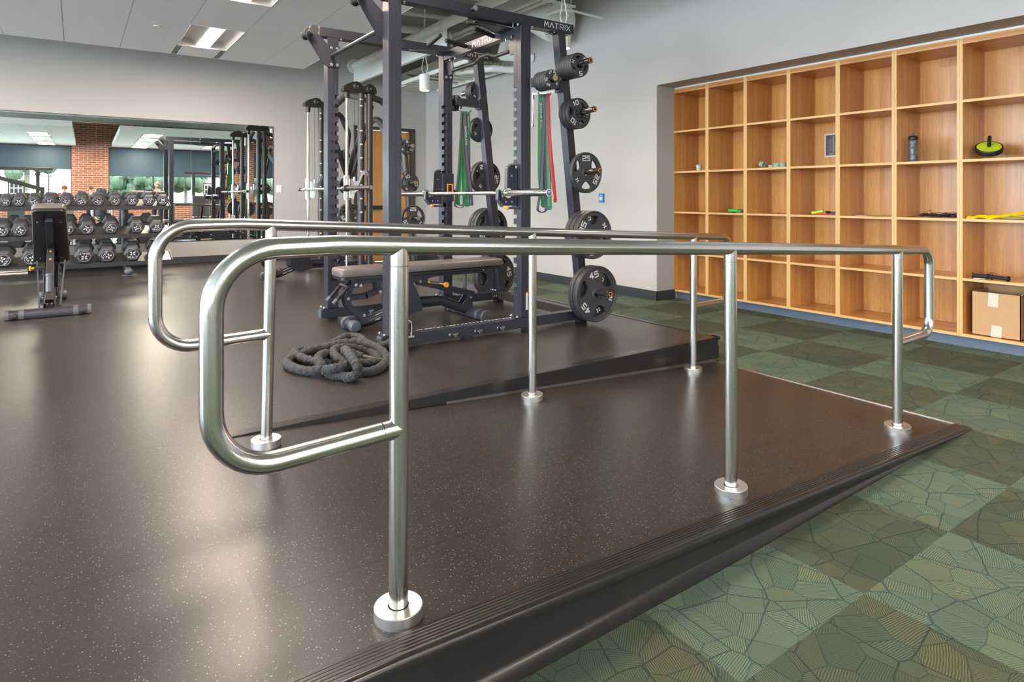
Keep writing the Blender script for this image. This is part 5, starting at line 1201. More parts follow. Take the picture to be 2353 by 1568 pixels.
# ------------------------------------------------------------------ adjustable benches
M_YEL = pm('yellow_sign', (.85, .70, .02), .5)
def make_bench(name, lab, ang, loc, rz, frame_mat):
    """local +x runs from the narrow foot (0) to the wide wheeled foot (1.12); ang = incline of the back pad"""
    t = empty(name, (0, 0, 0), 0, lab, 'workout bench')
    B = lambda mb, n, m, p=t, **k: mb.build(n, m, p, local=True, **k)
    # narrow foot
    mb = MB(); mb.cyl((.05, -.055, .046), (.05, .055, .046), .036, 24); f = B(mb, 'narrow_foot', frame_mat, smooth=50)
    mb = MB()
    for s in (-1, 1):
        mb.lathe([(0, .118), (.036, .116), (.045, .104), (.046, .085), (.046, .055), (.030, .052), (0, .052)], (.05, 0, .046), (0, s, 0), 28)
    B(mb, 'foot_cap', M_GREYP, f, smooth=50)
    mb = MB()
    mb.prism([(.11, .05), (.17, .05), (.17, .115), (.14, .140), (.11, .115)], (0, -.05, 0), (1, 0, 0), (0, 0, 1), .008); mb.prism([(.11, .05), (.17, .05), (.17, .115), (.14, .140), (.11, .115)], (0, .05, 0), (1, 0, 0), (0, 0, 1), .008)
    B(mb, 'hinge_lug', frame_mat, f)
    # curved spine
    mb = MB(); P = round_path([(.05, 0, .050), (.19, 0, .055), (.52, 0, .165), (.68, 0, .168), (.84, 0, .160), (1.10, 0, .052)], [.25, .22, .3, .25], 7); mb.tube(P, .041, 24); sp = B(mb, 'spine', frame_mat, smooth=60)
    mb = MB(); d = Vector((.33, 0, .11)).normalized(); write(mb, 'MATRIX', (.30, -.0405, .090), d, (-.3, .25, .95), .020, .003, wf=1.05, gap=.36, t=.0008, reddot=1); B(mb, 'brand_lettering', [M_INK, M_REDI], sp, smooth=0)
    mb = MB(); mb.hexa([Vector((.24, -.030, .0985)) , Vector((.40, -.030, .152)), Vector((.40, -.022, .157)), Vector((.24, -.022, .1035))], [Vector((.24, -.032, .1005)), Vector((.40, -.032, .154)), Vector((.40, -.022, .159)), Vector((.24, -.022, .1055))]); B(mb, 'warning_label', M_INK, sp, smooth=0)
    mb = MB(); mb.cyl((.22, 0, .09), (.22, 0, .135), .011, 14); mb.cyl((.22, 0, .128), (.22, 0, .140), .022, 20); B(mb, 'stop_bumper', M_GREYP, sp)
    # main bracket plates
    poly = [(.33, .405), (.52, .405), (.56, .33), (.635, .17), (.635, .10), (.565, .085), (.50, .068), (.40, .085), (.33, .16)]
    for s in (-1, 1):
        mb = MB(); mb.prism(poly, (0, s * .055, 0), (1, 0, 0), (0, 0, 1), .008); B(mb, 'side_plate', frame_mat, bevel=.002)
    mb = MB(); mb.box(.33, .34, -.055, .055, .16, .40); B(mb, 'front_web', frame_mat)
    # seat carrier: curved arms, link, handles
    for s in (-1, 1):
        mb = MB(); mb.ribbon(round_path([(.115, s * .045, .385), (.04, s * .045, .345), (.005, s * .045, .27), (.02, s * .045, .20), (.08, s * .045, .14), (.14, s * .045, .10)], .04, 4), (0, 1, 0), .009, .042); B(mb, 'curved_arm', frame_mat, smooth=50)
        mb = MB(); mb.bar((.02, s * .036, .255), (.17, s * .036, .258), .008, .036); mb.bar((.16, s * .036, .257), (.275, s * .036, .290), .008, .036); mb.bar((.255, s * .046, .385), (.272, s * .046, .275), .008, .034); B(mb, 'link_arm', frame_mat)
        mb = MB(); mb.cyl((.0, s * .075, .350), (-.085, s * .075, .262), .0135, 16); h = B(mb, 'handle', M_BLACKM)
        mb = MB(); mb.cyl((-.085, s * .075, .262), (-.113, s * .075, .233), .0160, 16); B(mb, 'handle_cap', M_GREYP, h)
    mb = MB(); mb.cyl((.0, -.085, .350), (.0, .085, .350), .012, 14); B(mb, 'handle_bar', frame_mat)
    mb = MB(); poly = [(.035, .412), (.36, .412), (.36, .375), (.150, .362), (.125, .335), (.065, .335), (.045, .36)]
    for s in (-1, 1): mb.prism(poly, (0, s * .040, 0), (1, 0, 0), (0, 0, 1), .008)
    sf = B(mb, 'seat_frame', frame_mat, bevel=.0015)
    mb = MB(); mb.prism([(.077, .374), (.107, .374), (.092, .398)], (0, -.0455, 0), (1, 0, 0), (0, 0, 1), .001); mb.mi = 1; mb.prism([(.088, .379), (.096, .379), (.092, .388)], (0, -.0465, 0), (1, 0, 0), (0, 0, 1), .001); B(mb, 'warning_triangle', [M_YEL, M_BINK], sf, smooth=0)
    mb = MB()
    for x, z in ((.072, .357), (.112, .349), (.272, .287), (.012, .255), (.14, .115)):
        for s in (-1, 1): mb.cyl((x, s * .05, z), (x, s * .056, z), .0125, 18); mb.cyl((x, s * .056, z), (x, s * .0585, z), .007, 6)
    B(mb, 'bolt', M_BOLT, sf)
    # seat pad
    def pad(name, outline, h0, h1, M4):
        """soft pad: outline in plan, rounded top edge"""
        mb = MB(); k = len(outline); cx = sum(p[0] for p in outline) / k; lay = []
        for z, ins in ((h0, .012), (h0 + .006, .002), (h0 + .018, 0), (h1 - .022, 0), (h1 - .010, .004), (h1 - .003, .012), (h1, .026), (h1 + .003, .05)):
            lay.append([(cx + (x - cx) * (1 - ins / max(abs(x - cx), .05)) if True else x, y * (1 - ins / .14), z) for x, y in outline])
        vs = [p for l in lay for p in l]; n = k
        fs = [(a * n + i, a * n + (i + 1) % n, (a + 1) * n + (i + 1) % n, (a + 1) * n + i) for a in range(len(lay) - 1) for i in range(n)]
        fs += [tuple(range(n))[::-1], tuple(range((len(lay) - 1) * n, len(lay) * n))]
        vs = [M4 @ Vector(v) for v in vs]; mb.add(vs, fs); return mb
    def rrect(x0, x1, w0, w1, r=.035, n=5):
        pts = []
        for cx, cy, a0 in ((x1 - r, w1 / 2 - r, 0), (x0 + r, w0 / 2 - r, 90), (x0 + r, -w0 / 2 + r, 180), (x1 - r, -w1 / 2 + r, 270)):
            pts += [(cx + r * math.cos(math.radians(a0 + 90 * q / n)), cy + r * math.sin(math.radians(a0 + 90 * q / n))) for q in range(n + 1)]
        return pts
    I = Matrix.Identity(4)
    sa = 0 if ang < 5 else math.radians(6)
    MS = Matrix.Translation((.36, 0, .42)) @ Matrix.Rotation(sa, 4, 'Y') @ Matrix.Translation((-.36, 0, -.42))
    sd = B(pad('seat_pad', rrect(-.07, .365, .24, .27), .425, .492, MS), 'seat_pad', M_VINYL, smooth=45)
    mb = pad('x', rrect(-.06, .355, .225, .255), .410, .428, MS); B(mb, 'pad_base', M_BLACK, sd, smooth=45)
    # back section turns about (0.39, 0.40)
    MR = Matrix.Translation((.39, 0, .40)) @ Matrix.Rotation(-math.radians(ang), 4, 'Y') @ Matrix.Translation((-.39, 0, -.40))
    bk = B(pad('back_pad', rrect(.385, 1.415, .285, .235), .430, .492, MR), 'back_pad', M_VINYL, smooth=45)
    mb = pad('x', rrect(.395, 1.405, .270, .222), .408, .434, MR)
    for y in (-.05, .05):
        for x in (.55, 1.25): mb.add([MR @ Vector(v) for v in [(x - .08, y - .012, .404), (x + .08, y - .012, .404), (x + .08, y + .012, .404), (x - .08, y + .012, .404), (x - .10, y - .02, .41), (x + .10, y - .02, .41), (x + .10, y + .02, .41), (x - .10, y + .02, .41)]], [(0, 3, 2, 1), (4, 5, 6, 7), (0, 1, 5, 4), (1, 2, 6, 5), (2, 3, 7, 6), (3, 0, 4, 7)])
    sh = B(mb, 'back_shell', M_BLACK, bk, smooth=40)
    mb = MB()
    def bx(x0, x1, y0, y1, z0, z1):
        mb.add([MR @ Vector(v) for v in [(x0, y0, z0), (x1, y0, z0), (x1, y1, z0), (x0, y1, z0), (x0, y0, z1), (x1, y0, z1), (x1, y1, z1), (x0, y1, z1)]], [(0, 3, 2, 1), (4, 5, 6, 7), (0, 1, 5, 4), (1, 2, 6, 5), (2, 3, 7, 6), (3, 0, 4, 7)])
    bx(.40, 1.29, -.027, .027, .368, .409)
    for x in (.50, 1.22): bx(x - .022, x + .022, -.09, .09, .402, .410)
    br = B(mb, 'back_rail', frame_mat, bk, bevel=.003)
    if ang < 5:
        mb = MB(); mb.prism([(.36, .41), (.80, .41), (.80, .378), (.60, .335), (.55, .33), (.36, .33)], (0, -.032, 0), (1, 0, 0), (0, 0, 1), .006); mb.prism([(.36, .41), (.80, .41), (.80, .378), (.60, .335), (.55, .33), (.36, .33)], (0, .032, 0), (1, 0, 0), (0, 0, 1), .006); B(mb, 'hinge_web', frame_mat, bevel=.001)
    mb = MB()
    for x in (.50, 1.22):
        for y in (-.08, .08): p = MR @ Vector((x, y, .402)); q = MR @ Vector((x, y, .398)); mb.cyl(p, q, .010, 14)
    B(mb, 'bolt', M_BOLT, bk)
    # support strut
    if ang < 5: s0, s1 = Vector((.62, 0, .335)), Vector((1.16, 0, .185))
    else: s0, s1 = MR @ Vector((.80, 0, .34)), Vector((1.10, 0, .13))
    mb = MB(); mb.bar(s0, s1, .052, .052); st = B(mb, 'support_strut', frame_mat, bevel=.003)
    if ang < 5:
        mb = MB(); mb.box(.585, .70, -.036, .036, .318, .362); B(mb, 'strut_bracket', M_BLACK, st, bevel=.004)
        mb = MB(); mb.cyl((.63, -.036, .340), (.63, -.041, .340), .0125, 18); mb.box(.572, .590, -.03, .03, .315, .358); B(mb, 'bolt', M_CHROME, st)
        mb = MB(); mb.cyl((1.077, 0, .385), (1.077, 0, .205), .0165, 18); mb.cyl((1.077, 0, .385), (1.077, 0, .350), .020, 18); B(mb, 'prop_post', M_GREYP, st)
        mb = MB(); mb.cyl((.72, -.03, .322), (.79, -.055, .312), .014, 14); B(mb, 'pull_pin', M_GREYP, st)
        mb = MB(); mb.lathe([(0, .012), (.012, .010), (.021, .012), (.024, .004), (.020, -.010), (.008, -.014), (0, -.014)], (.845, -.085, .300), (.15, -1, .05), 28); mb.cyl((.79, -.055, .312), (.84, -.08, .302), .006, 10); B(mb, 'orange_knob', M_ORANGE, st)
        mb = MB(); mb.cyl((.700, -.034, .330), (.72, -.036, .326), .010, 12); B(mb, 'orange_ring', M_ORANGE, st)
    else:
        m_ = s0 + (s1 - s0) * .30
        d = (s1 - s0).normalized(); nrm = Vector((d.z, 0, -d.x)) * -1
        if nrm.z < 0: nrm = -nrm
        mb = MB(); mb.bar(s0 + (s1 - s0) * .30, s1, .060, .060); ou = B(mb, 'outer_tube', M_SMITH, st, bevel=.003)
        mb = MB()
        for q in (.06, .22): c_ = s0 + (s1 - s0) * q + nrm * .027; mb.cyl(c_ - d * .0, c_ + nrm * .001, .0085, 16)
        B(mb, 'position_hole', M_ORANGE, st)
        # round handle tube standing on the strut
        mb = MB(); mb.cyl((1.06, 0, .205), (1.02, 0, .345), .0275, 24); hd = B(mb, 'rear_handle', M_GREYP)
        mb = MB(); mb.cyl((1.022, 0, .338), (1.016, 0, .360), .0310, 24); B(mb, 'handle_cap', M_GREYP, hd, bevel=.003)
        mb = MB(); a_ = s0 + (s1 - s0) * .36; mb.cyl(a_ + Vector((0, -.03, 0)), a_ + Vector((0, -.115, .003)), .0085, 14); B(mb, 'pull_pin', M_BLACKM, st)
        mb = MB(); mb.lathe([(0, .0), (.010, .0), (.010, .018), (.022, .022), (.022, .032), (.018, .036), (0, .036)], a_ + Vector((0, -.115, .003)), (0, -1, 0), 20); B(mb, 'orange_knob', M_ORANGE, st)
        for s in (-1, 1):
            mb = MB(); mb.bar((.62, s * .105, .44), (.98, s * .075, .07), .012, .016); B(mb, 'side_rod', M_GREYP)
    mb = MB(); poly = [(1.00, .075), (1.09, .185), (1.125, .185), (1.135, .06), (1.05, .06)]
    for s in (-1, 1): mb.prism(poly, (0, s * .042, 0), (1, 0, 0), (0, 0, 1), .008)
    B(mb, 'rear_lug', frame_mat, bevel=.001)
    mb = MB()
    for s in (-1, 1): mb.cyl((1.11, s * .046, .165), (1.11, s * .052, .165), .011, 16)
    B(mb, 'bolt', M_BOLT)
    # wide foot with wheels
    mb = MB(); pr = [(-.045, .006), (-.050, .030), (-.040, .062), (-.015, .078), (.015, .078), (.040, .062), (.050, .030), (.045, .006)]
    vs = [(1.12 + a, y, z) for y in (-.275, .275) for a, z in pr]; k = len(pr)
    mb.add(vs, [(i, (i + 1) % k, k + (i + 1) % k, k + i) for i in range(k)] + [tuple(range(k))[::-1], tuple(range(k, 2 * k))]); wf_ = B(mb, 'wide_foot', frame_mat, smooth=50)
    mb = MB()
    for s in (-1, 1):
        vs = [(1.12 + a * 1.10, y, z * 1.05) for y in (s * .17, s * .208) for a, z in pr]; mb.add(vs, [(i, (i + 1) % k, k + (i + 1) % k, k + i) for i in range(k)] + [tuple(range(k))[::-1], tuple(range(k, 2 * k))])
        vs = [(1.12 + a * 1.12, y, z * 1.07) for y in (s * .272, s * .300) for a, z in pr]; mb.add(vs, [(i, (i + 1) % k, k + (i + 1) % k, k + i) for i in range(k)] + [tuple(range(k))[::-1], tuple(range(k, 2 * k))])
    B(mb, 'foot_sleeve', M_GREYP, wf_, smooth=50)
    for s in (-1, 1):
        mb = MB(); mb.cyl((1.160, s * .222, .029), (1.160, s * .248, .029), .028, 24); B(mb, 'wheel', M_BLACKM, wf_, bevel=.003)
    t.location = loc; t.rotation_euler = (0, 0, rz)
    return t
make_bench('workout_bench', 'flat grey-brown padded bench standing inside the weight rack behind the handrails', 0, (1.70, 4.69, 0), 0, M_RACK)
make_bench('workout_bench', 'bench with raised back seen from behind, in front of the dumbbells at the left', 30, (-.19, 7.84, 0), -PI / 2, M_RACK)
make_bench('workout_bench', 'flat bench pushed into the smith machine, mostly hidden behind the handrails', 0, (1.90, 8.10, 0), .20, M_RACK)
# ------------------------------------------------------------------ smith machine
SM = empty('smith_machine', (2.95, 8.15, 0), label='tall charcoal smith machine with chrome guide rods left of the weight rack', cat='smith machine')
YN, YF = 7.38, 8.93
RXN, RXF, UX0, UX1 = 2.705, 2.705, 2.885, 2.995
for yy, s in ((YN, -1), (YF, 1)):
    rx = RXN
    mb = MB(); mb.cyl((rx, yy, .06), (rx, yy, 2.27), .0175, 24); mb.build('guide_rod', M_CHROME, SM, smooth=60)
    mb = MB(); mb.cyl((rx, yy, 2.25), (rx, yy, 2.32), .033, 20); mb.cyl((rx, yy, 2.24), (rx, yy, 2.255), .027, 20); mb.build('rod_socket', M_BLACK, SM)
    mb = MB(); mb.cyl((rx + .095, yy, 1.27), (rx + .095, yy, 2.32), .0028, 8); mb.build('lift_cable', M_BLACK, SM)
    for k, px in enumerate((UX0, UX1)):
        mb = MB(); mb.cyl((px, yy, .06), (px, yy, 2.34), .041, 28); u = mb.build('upright_tube', M_SMITH, SM, smooth=60)
        if k == 0:
            mb = MB(); zs = [2.232, 2.153] + [1.846 - .167 * q for q in range(10)]
            for z in zs: mb.lathe([(.016, 0), (.016, .006), (.010, .010), (.009, .024), (.012, .029), (.009, .035), (0, .036)], (px - .009, yy - .039, z), (-.1, -1, 0), 16)
            mb.build('stop_peg', M_BOLT, u)
    # moulded pulley cover
    pr = [(-.075, 0), (-.085, .025), (-.070, .055), (-.03, .085), (.03, .110), (.075, .118), (.11, .105), (.135, .078), (.155, .070), (.175, .083), (.215, .105), (.255, .095), (.29, .065), (.300, .02), (.295, 0)]
    pr = [(a * 1.13, b_ * 1.13) for a, b_ in pr]
    mb = MB(); mb.prism(pr, (2.735, yy, 2.318), (1, 0, 0), (0, 0, 1), .105); cv = mb.build('pulley_cover', M_BLACK, SM, .006)
    mb = MB()
    for x, z in ((2.82, .070), (2.984, .054)): mb.lathe([(0, .064), (.020, .063), (.045, .058), (.052, .052)], (x, yy, 2.318 + z), (0, -1, 0), 28)
    mb.build('pulley_cap', M_BLACK, cv, smooth=50)
    mb = MB()
    for x, z in ((2.82, .070), (2.984, .054)): mb.cyl((x, yy - .060, 2.318 + z), (x, yy - .068, 2.318 + z), .009, 10)
    mb.build('bolt', M_BOLT, cv)
    mb = MB(); mb.box(2.50, 3.62, yy - .04, yy + .04, .02, .085); mb.build('base_rail', M_SMITH, SM, .004)
    # rear storage frame: bent tube with pegs
    yo = yy + (-.22 if s == -1 else .33)
    mb = MB(); mb.tube(round_path([(3.02, yy, 2.28), (3.18, yy, 2.24), (3.31, yy + s * .02, 1.97), (3.37, yo, 1.56), (3.46, yo, .60), (3.52, yo, .06)], .14, 6), .039, 20); rf = mb.build('storage_tube', M_SMITH, SM, smooth=60)
    for z, x in ((1.661, 3.372), (1.21, 3.41), (.77, 3.45)):
        mb = MB(); mb.cyl((x, yo + s * .03, z), (x, yo + s * .22, z), .0235, 24); p = mb.build('plate_peg', M_CHROMED, rf)
        mb = MB(); mb.lathe([(.012, 0), (.0235, 0), (.0235, .003), (.012, .003)], (x, yo + s * .22, z), (0, s, 0), 24); mb.cyl((x, yo + s * .22, z), (x, yo + s * .223, z), .012, 20); mb.build('end_cap', M_BOLT, p)
mb = MB(); mb.box(3.48, 3.56, YN - .22, YF + .33, .02, .085); mb.build('rear_base', M_SMITH, SM, .004)
mb = MB(); mb.tube(round_path([(3.01, YN, 2.15), (3.00, 7.70, 2.32), (2.98, 8.15, 2.407), (2.98, 8.58, 2.32), (2.96, YF, 2.13)], .5, 7), .042, 20); mb.build('top_arch', M_SMITH, SM, smooth=60)
mb = MB(); mb.tube(round_path([(3.38, YN - .22, 1.33), (3.36, 7.49, 1.86), (3.34, 8.00, 2.11), (3.34, 8.45, 2.01), (3.37, 8.96, 1.62), (3.40, YF + .33, 1.22)], .4, 7), .041, 20); mb.build('rear_arch', M_SMITH, SM, smooth=60)
mb = MB(); mb.bar((3.34, 7.95, 2.07), (3.38, 7.32, 1.50), .034, .056); mb.bar((3.34, 8.23, 2.07), (3.40, 9.06, 1.33), .034, .056); mb.bar((3.02, 8.88, 2.0), (3.38, 9.12, 1.25), .056, .056); mb.build('brace', M_SMITH, SM, .003)
# moving bar with carriages
bz = 1.14
mb = MB(); mb.cyl((2.645, 6.75, bz), (2.645, 9.12, bz), .016, 20); sb = mb.build('smith_bar', M_CHROME, SM, smooth=60)
mb = MB(); mb.cyl((2.645, 6.47, bz), (2.645, 7.20, bz), .0255, 24); mb.cyl((2.645, 7.20, bz), (2.645, 7.27, bz), .040, 24); mb.cyl((2.645, 9.08, bz), (2.645, 9.15, bz), .0255, 20); mb.build('bar_sleeve', M_SMITH, sb)
mb = MB(); mb.cyl((2.645, 6.467, bz), (2.645, 6.4705, bz), .022, 20); mb.build('sleeve_cap', M_BOLT, sb)
for yy in (YN, YF):
    rx = RXN
    mb = MB(); mb.cyl((rx, yy, .995), (rx, yy, 1.30), .033, 24); mb.box(rx - .032, rx + .023, yy - .029, yy + .029, 1.005, 1.29); cg = mb.build('carriage', M_ALU, sb, .003)
    mb = MB(); mb.prism([(0, -.115), (.057, -.135), (.068, -.057), (.115, -.023), (.115, .034), (.17, .16), (.215, .18), (.227, .147), (.25, .17), (.215, .227), (.16, .215), (.115, .09), (.057, .09), (0, .115)], (rx, yy - (.08 if yy == YN else .10), bz), (1, 0, 0), (0, 0, 1), .012); mb.build('catch_hook', M_CHROME, cg, .002)
    mb = MB(); mb.cyl((rx + .095, yy, 1.18), (rx + .095, yy, 1.28), .016, 14); mb.cyl((2.645, yy - .11, bz), (2.645, yy - .045, bz), .031, 20); mb.build('clamp', M_CHROME, cg)
for (x, z, lb, s, n) in ((3.372, 1.661, 5, -1, 1), (3.41, 1.21, 10, -1, 1), (3.45, .77, 25, -1, 1), (3.372, 1.661, 5, 1, 2), (3.41, 1.21, 10, 1, 2), (3.45, .77, 25, 1, 2)):
    ybase = (YN - .22 - .042 - SPEC[lb][1]) if s == -1 else (YF + .33 + .042)
    for k in range(n):
        plate(lb, (x, ybase + k * SPEC[lb][1] * 1.1, z - .002), {5: 120, 10: 95, 25: 0}[lb] + 60 * k, '%s%s pound plate on the %s side of the smith machine' % (('outer ' if k else 'inner ') if n > 1 else '', lb, 'camera' if s == -1 else 'mirror'), 'plates stored on the smith machine')
# ------------------------------------------------------------------ dumbbell rack and dumbbells
def tier_z(y0, z0, y): return z0 + (y - y0) * .268
DR = empty('dumbbell_rack', (-.2, 10.1, 0), label='black three-tier dumbbell rack along the mirror wall at the left', cat='dumbbell rack')
TI = [(9.965, .895), (9.845, .522), (9.725, .158)]
for k, (y0, z0) in enumerate(TI):
    mb = MB(); x0, x1 = -1.75, 1.085; y1 = y0 + .40
    mb.hexa([(x0, y0, z0 - .012), (x1, y0, z0 - .012), (x1, y1, tier_z(y0, z0, y1) - .012), (x0, y1, tier_z(y0, z0, y1) - .012)], [(x0, y0, z0), (x1, y0, z0), (x1, y1, tier_z(y0, z0, y1)), (x0, y1, tier_z(y0, z0, y1))])
    sh = mb.build('tray', M_SMITH, DR, smooth=0)
    mb = MB(); mb.box(x0, x1, y0 - .012, y0, z0 - .035, z0 + .018); mb.hexa([(x1, y0 - .012, z0 - .035), (x1 + .006, y0 - .012, z0 - .035), (x1 + .006, y1, tier_z(y0, z0, y1) - .03), (x1, y1, tier_z(y0, z0, y1) - .03)], [(x1, y0 - .012, z0 + .018), (x1 + .006, y0 - .012, z0 + .018), (x1 + .006, y1, tier_z(y0, z0, y1) + .03), (x1, y1, tier_z(y0, z0, y1) + .03)]); mb.build('front_lip', M_BLACK, sh)
for x in (.57, -1.15):
    mb = MB(); mb.tube(round_path([(x, 9.62, .055), (x, 10.25, .075), (x, 10.42, .20), (x, 10.46, .95)], .12, 6), .043, 20); l = mb.build('frame_leg', M_GREYP, DR, smooth=60)
    mb = MB(); mb.ball((x, 9.61, .052), .05, 16, 10, (1.1, .8, .9)); mb.box(x - .08, x + .08, 9.60, 9.70, 0, .012); mb.build('foot', M_GREYP, l)
    mb = MB()
    for y0, z0 in TI: mb.box(x - .03, x + .03, y0 + .05, 10.45, tier_z(y0, z0, y0 + .05) - .05, tier_z(y0, z0, y0 + .05) - .014)
    mb.build('tray_arm', M_GREYP, l, .004)
def make_dumbbell(lbs_label):
    """unit dumbbell, flat-to-flat size 1 across, axis along +Y, front face at y=0"""
    t = empty('dumbbell'); R = .5 / math.cos(PI / 6)
    def head(yf, yb2):
        mb = MB(); lay = []
        for y, q in ((yf, .80), (yf + .10, .985), (yf + .14, 1.0), (yb2 - .16, 1.0), (yb2 - .02, .80), (yb2, .45)):
            lay += [(R * q * math.cos(PI / 3 * i), y, R * q * math.sin(PI / 3 * i)) for i in range(6)]
        fs = [(a * 6 + i, a * 6 + (i + 1) % 6, (a + 1) * 6 + (i + 1) % 6, (a + 1) * 6 + i) for a in range(5) for i in range(6)] + [tuple(range(6))[::-1], tuple(range(30, 36))]
        mb.add(lay, fs); return mb
    for (a, b_) in ((0, .62), (1.40, 2.02)):
        h = head(a, b_) if a == 0 else head(a, b_)
        if a: # mirror the rear head
            h.v = [(x, 3.42 - y, z) for x, y, z in h.v]; h.f = [f[::-1] for f in h.f]
        hd = h.build('hex_head', M_RUBD, t, bevel=.02, smooth=30, local=True)
        if a == 0:
            mb = MB(); mb.cyl((0, -.004, 0), (0, .01, 0), .35, 40); lb_ = mb.build('end_disc', M_LABEL, hd, local=True)
            mb = MB(); mb.lathe([(.340, -.0055), (.352, -.0055), (.352, 0), (.340, 0)], (0, 0, 0), (0, 1, 0), 48)
            star(mb, (0, -.006, .075), (1, 0, 0), (0, 0, 1), .22, .003)
            write(mb, 'XULT', (0, -.006, -.175), (1, 0, 0), (0, 0, 1), .095, .026, wf=1.5, gap=.32, t=.003); mb.build('end_print', M_INK, lb_, smooth=0, local=True)
            mb = MB(); write(mb, lbs_label, (0, .30, .5 + .001), (1, 0, 0), (0, 1, 0), .13, .025, wf=1.0, gap=.35, t=.004); mb.build('weight_mark', M_LABEL, hd, smooth=0, local=True)
    mb = MB(); mb.tube([(0, .55, 0), (0, .75, 0), (0, .95, 0), (0, 1.07, 0), (0, 1.25, 0), (0, 1.45, 0)], .09, 16, rr=[.085, .085, .105, .105, .085, .085]); mb.build('handle', M_CHROME, t, local=True, smooth=60)
    return t
DB = {}
def dumbbell(x, tier, size, spin, lb, lab):
    if lb not in DB: DB[lb] = d = make_dumbbell(lb)
    else: d = copy_tree(DB[lb])
    y0, z0 = TI[tier]; yf = y0 + .045; tilt = math.atan(.268)
    zc = tier_z(y0, z0, yf) + .0015; n = Vector((0, -math.sin(tilt), math.cos(tilt)))
    p = Vector((x, yf, zc)) + n * (size / 2 + .002)
    d.location = p; d.rotation_mode = 'YXZ'; d.rotation_euler = Euler((tilt, math.radians(spin), 0), 'YXZ')
    s = size; d.scale = (s, s * .98, s)
    tag(d, lab, 'dumbbell', 'dumbbells on the %s tier' % ('top', 'middle', 'bottom')[tier])
T_ = [(-1.08, .118, 60), (-.90, .120, 0), (-.724, .118, 180), (-.592, .125, 0), (-.44, .125, 60), (-.284, .132, 0), (-.108, .130, -60), (.062, .138, -120), (.242, .132, -60), (.436, .142, -60), (.633, .140, 0), (.835, .142, 180), (1.0, .146, 0)]
PLC = {0: 'top', 1: 'middle', 2: 'bottom'}
def nth(k, n, first): 
    j = n - 1 - k; w = ['last at the right end', 'second from the right end', 'third from the right', 'fourth from the right', 'fifth from the right', 'sixth from the right', 'seventh from the right', 'eighth from the right', 'ninth from the right', 'tenth from the right', 'eleventh from the right', 'twelfth from the right', 'thirteenth from the right']
    return w[j]
for k, (x, s, sp_) in enumerate(T_): dumbbell(x, 0, s, sp_, str(5 * (k + 1)), 'black hex dumbbell on the top tier of the rack, %s' % nth(k, len(T_), 0))
T_ = [(-1.3, .160, 0), (-1.0, .163, 60), (-.748, .162, -60), (-.575, .164, 120), (-.30, .165, 60), (-.090, .165, 180), (.120, .168, -60), (.382, .168, 120), (.680, .166, -120), (.915, .168, 0)]
for k, (x, s, sp_) in enumerate(T_): dumbbell(x, 1, s, sp_, str(60 + 5 * (k % 8)), 'black hex dumbbell on the middle tier of the rack, %s' % nth(k, len(T_), 0))
T_ = [(-1.4, .190, 60), (-1.05, .190, 0), (-.725, .192, -60), (-.455, .192, 60), (.088, .194, 180), (.338, .190, 120), (.622, .190, 0), (.898, .192, -60)]
for k, (x, s, sp_) in enumerate(T_): dumbbell(x, 2, s, sp_, str(85 + 5 * (k % 3)), 'large black hex dumbbell on the bottom tier of the rack, %s' % nth(k, len(T_), 0))
# ------------------------------------------------------------------ battle rope
RP = [(1.83, 3.852, .185), (1.80, 3.845, .14), (1.725, 3.835, .085), (1.655, 3.88, .05), (1.625, 3.98, .035), (1.645, 4.13, .03), (1.665, 4.28, .03), (1.62, 4.38, .028), (1.528, 4.316, 0.028), (1.397, 4.177, 0.028), (1.277, 4.113, 0.028), (1.205, 4.15, 0.03), (1.143, 4.051, 0.045), (1.147, 3.928, 0.04), (1.194, 3.814, 0.03), (1.254, 3.75, 0.028), (1.328, 3.698, 0.028), (1.436, 3.614, 0.03), (1.51, 3.60, 0.03), (1.56, 3.729, 0.028), (1.576, 3.883, 0.028), (1.513, 3.95, 0.04), (1.393, 3.879, 0.075), (1.306, 3.786, 0.088), (1.277, 3.658, 0.078), (1.317, 3.56, 0.05), (1.341, 3.465, 0.028), (1.407, 3.428, 0.028), (1.508, 3.503, 0.03), (1.591, 3.65, 0.04), (1.60, 3.822, 0.06), (1.55, 3.98, 0.07), (1.447, 4.029, 0.07), (1.369, 4.034, 0.06), (1.262, 4.042, 0.05), (1.161, 4.012, 0.035), (1.086, 3.965, 0.03), (1.049, 3.883, 0.028), (1.056, 3.749, 0.028), (1.104, 3.639, 0.028), (1.162, 3.577, 0.05), (1.165, 3.655, 0.08), (1.21, 3.724, 0.09), (1.285, 3.80, 0.065), (1.325, 3.73, 0.04), (1.33, 3.62, 0.05), (1.262, 3.469, 0.072), (1.196, 3.452, 0.072), (1.165, 3.52, 0.05), (1.19, 3.50, 0.028), (1.226, 3.442, 0.028), (1.254, 3.373, 0.03), (1.286, 3.343, 0.06), (1.286, 3.358, 0.1), (1.291, 3.446, 0.12), (1.321, 3.597, 0.12), (1.347, 3.707, 0.1), (1.40, 3.70, 0.07), (1.44, 3.66, 0.055)]
def catmull(P, sub):
    Q_ = [Vector(p) for p in P]; out = []
    for i in range(len(Q_) - 1):
        p0, p1, p2, p3 = Q_[max(i - 1, 0)], Q_[i], Q_[i + 1], Q_[min(i + 2, len(Q_) - 1)]
        for k in range(sub):
            s = k / sub; out.append(0.5 * ((2 * p1) + (p2 - p0) * s + (2 * p0 - 5 * p1 + 4 * p2 - p3) * s * s + (3 * p1 - p0 - 3 * p2 + p3) * s ** 3))
    return out + [Q_[-1]]
c = empty('battle_rope', (1.35, 3.75, 0), label='thick dark grey fabric-sleeved battle rope heaped on the floor before the weight rack', cat='rope')
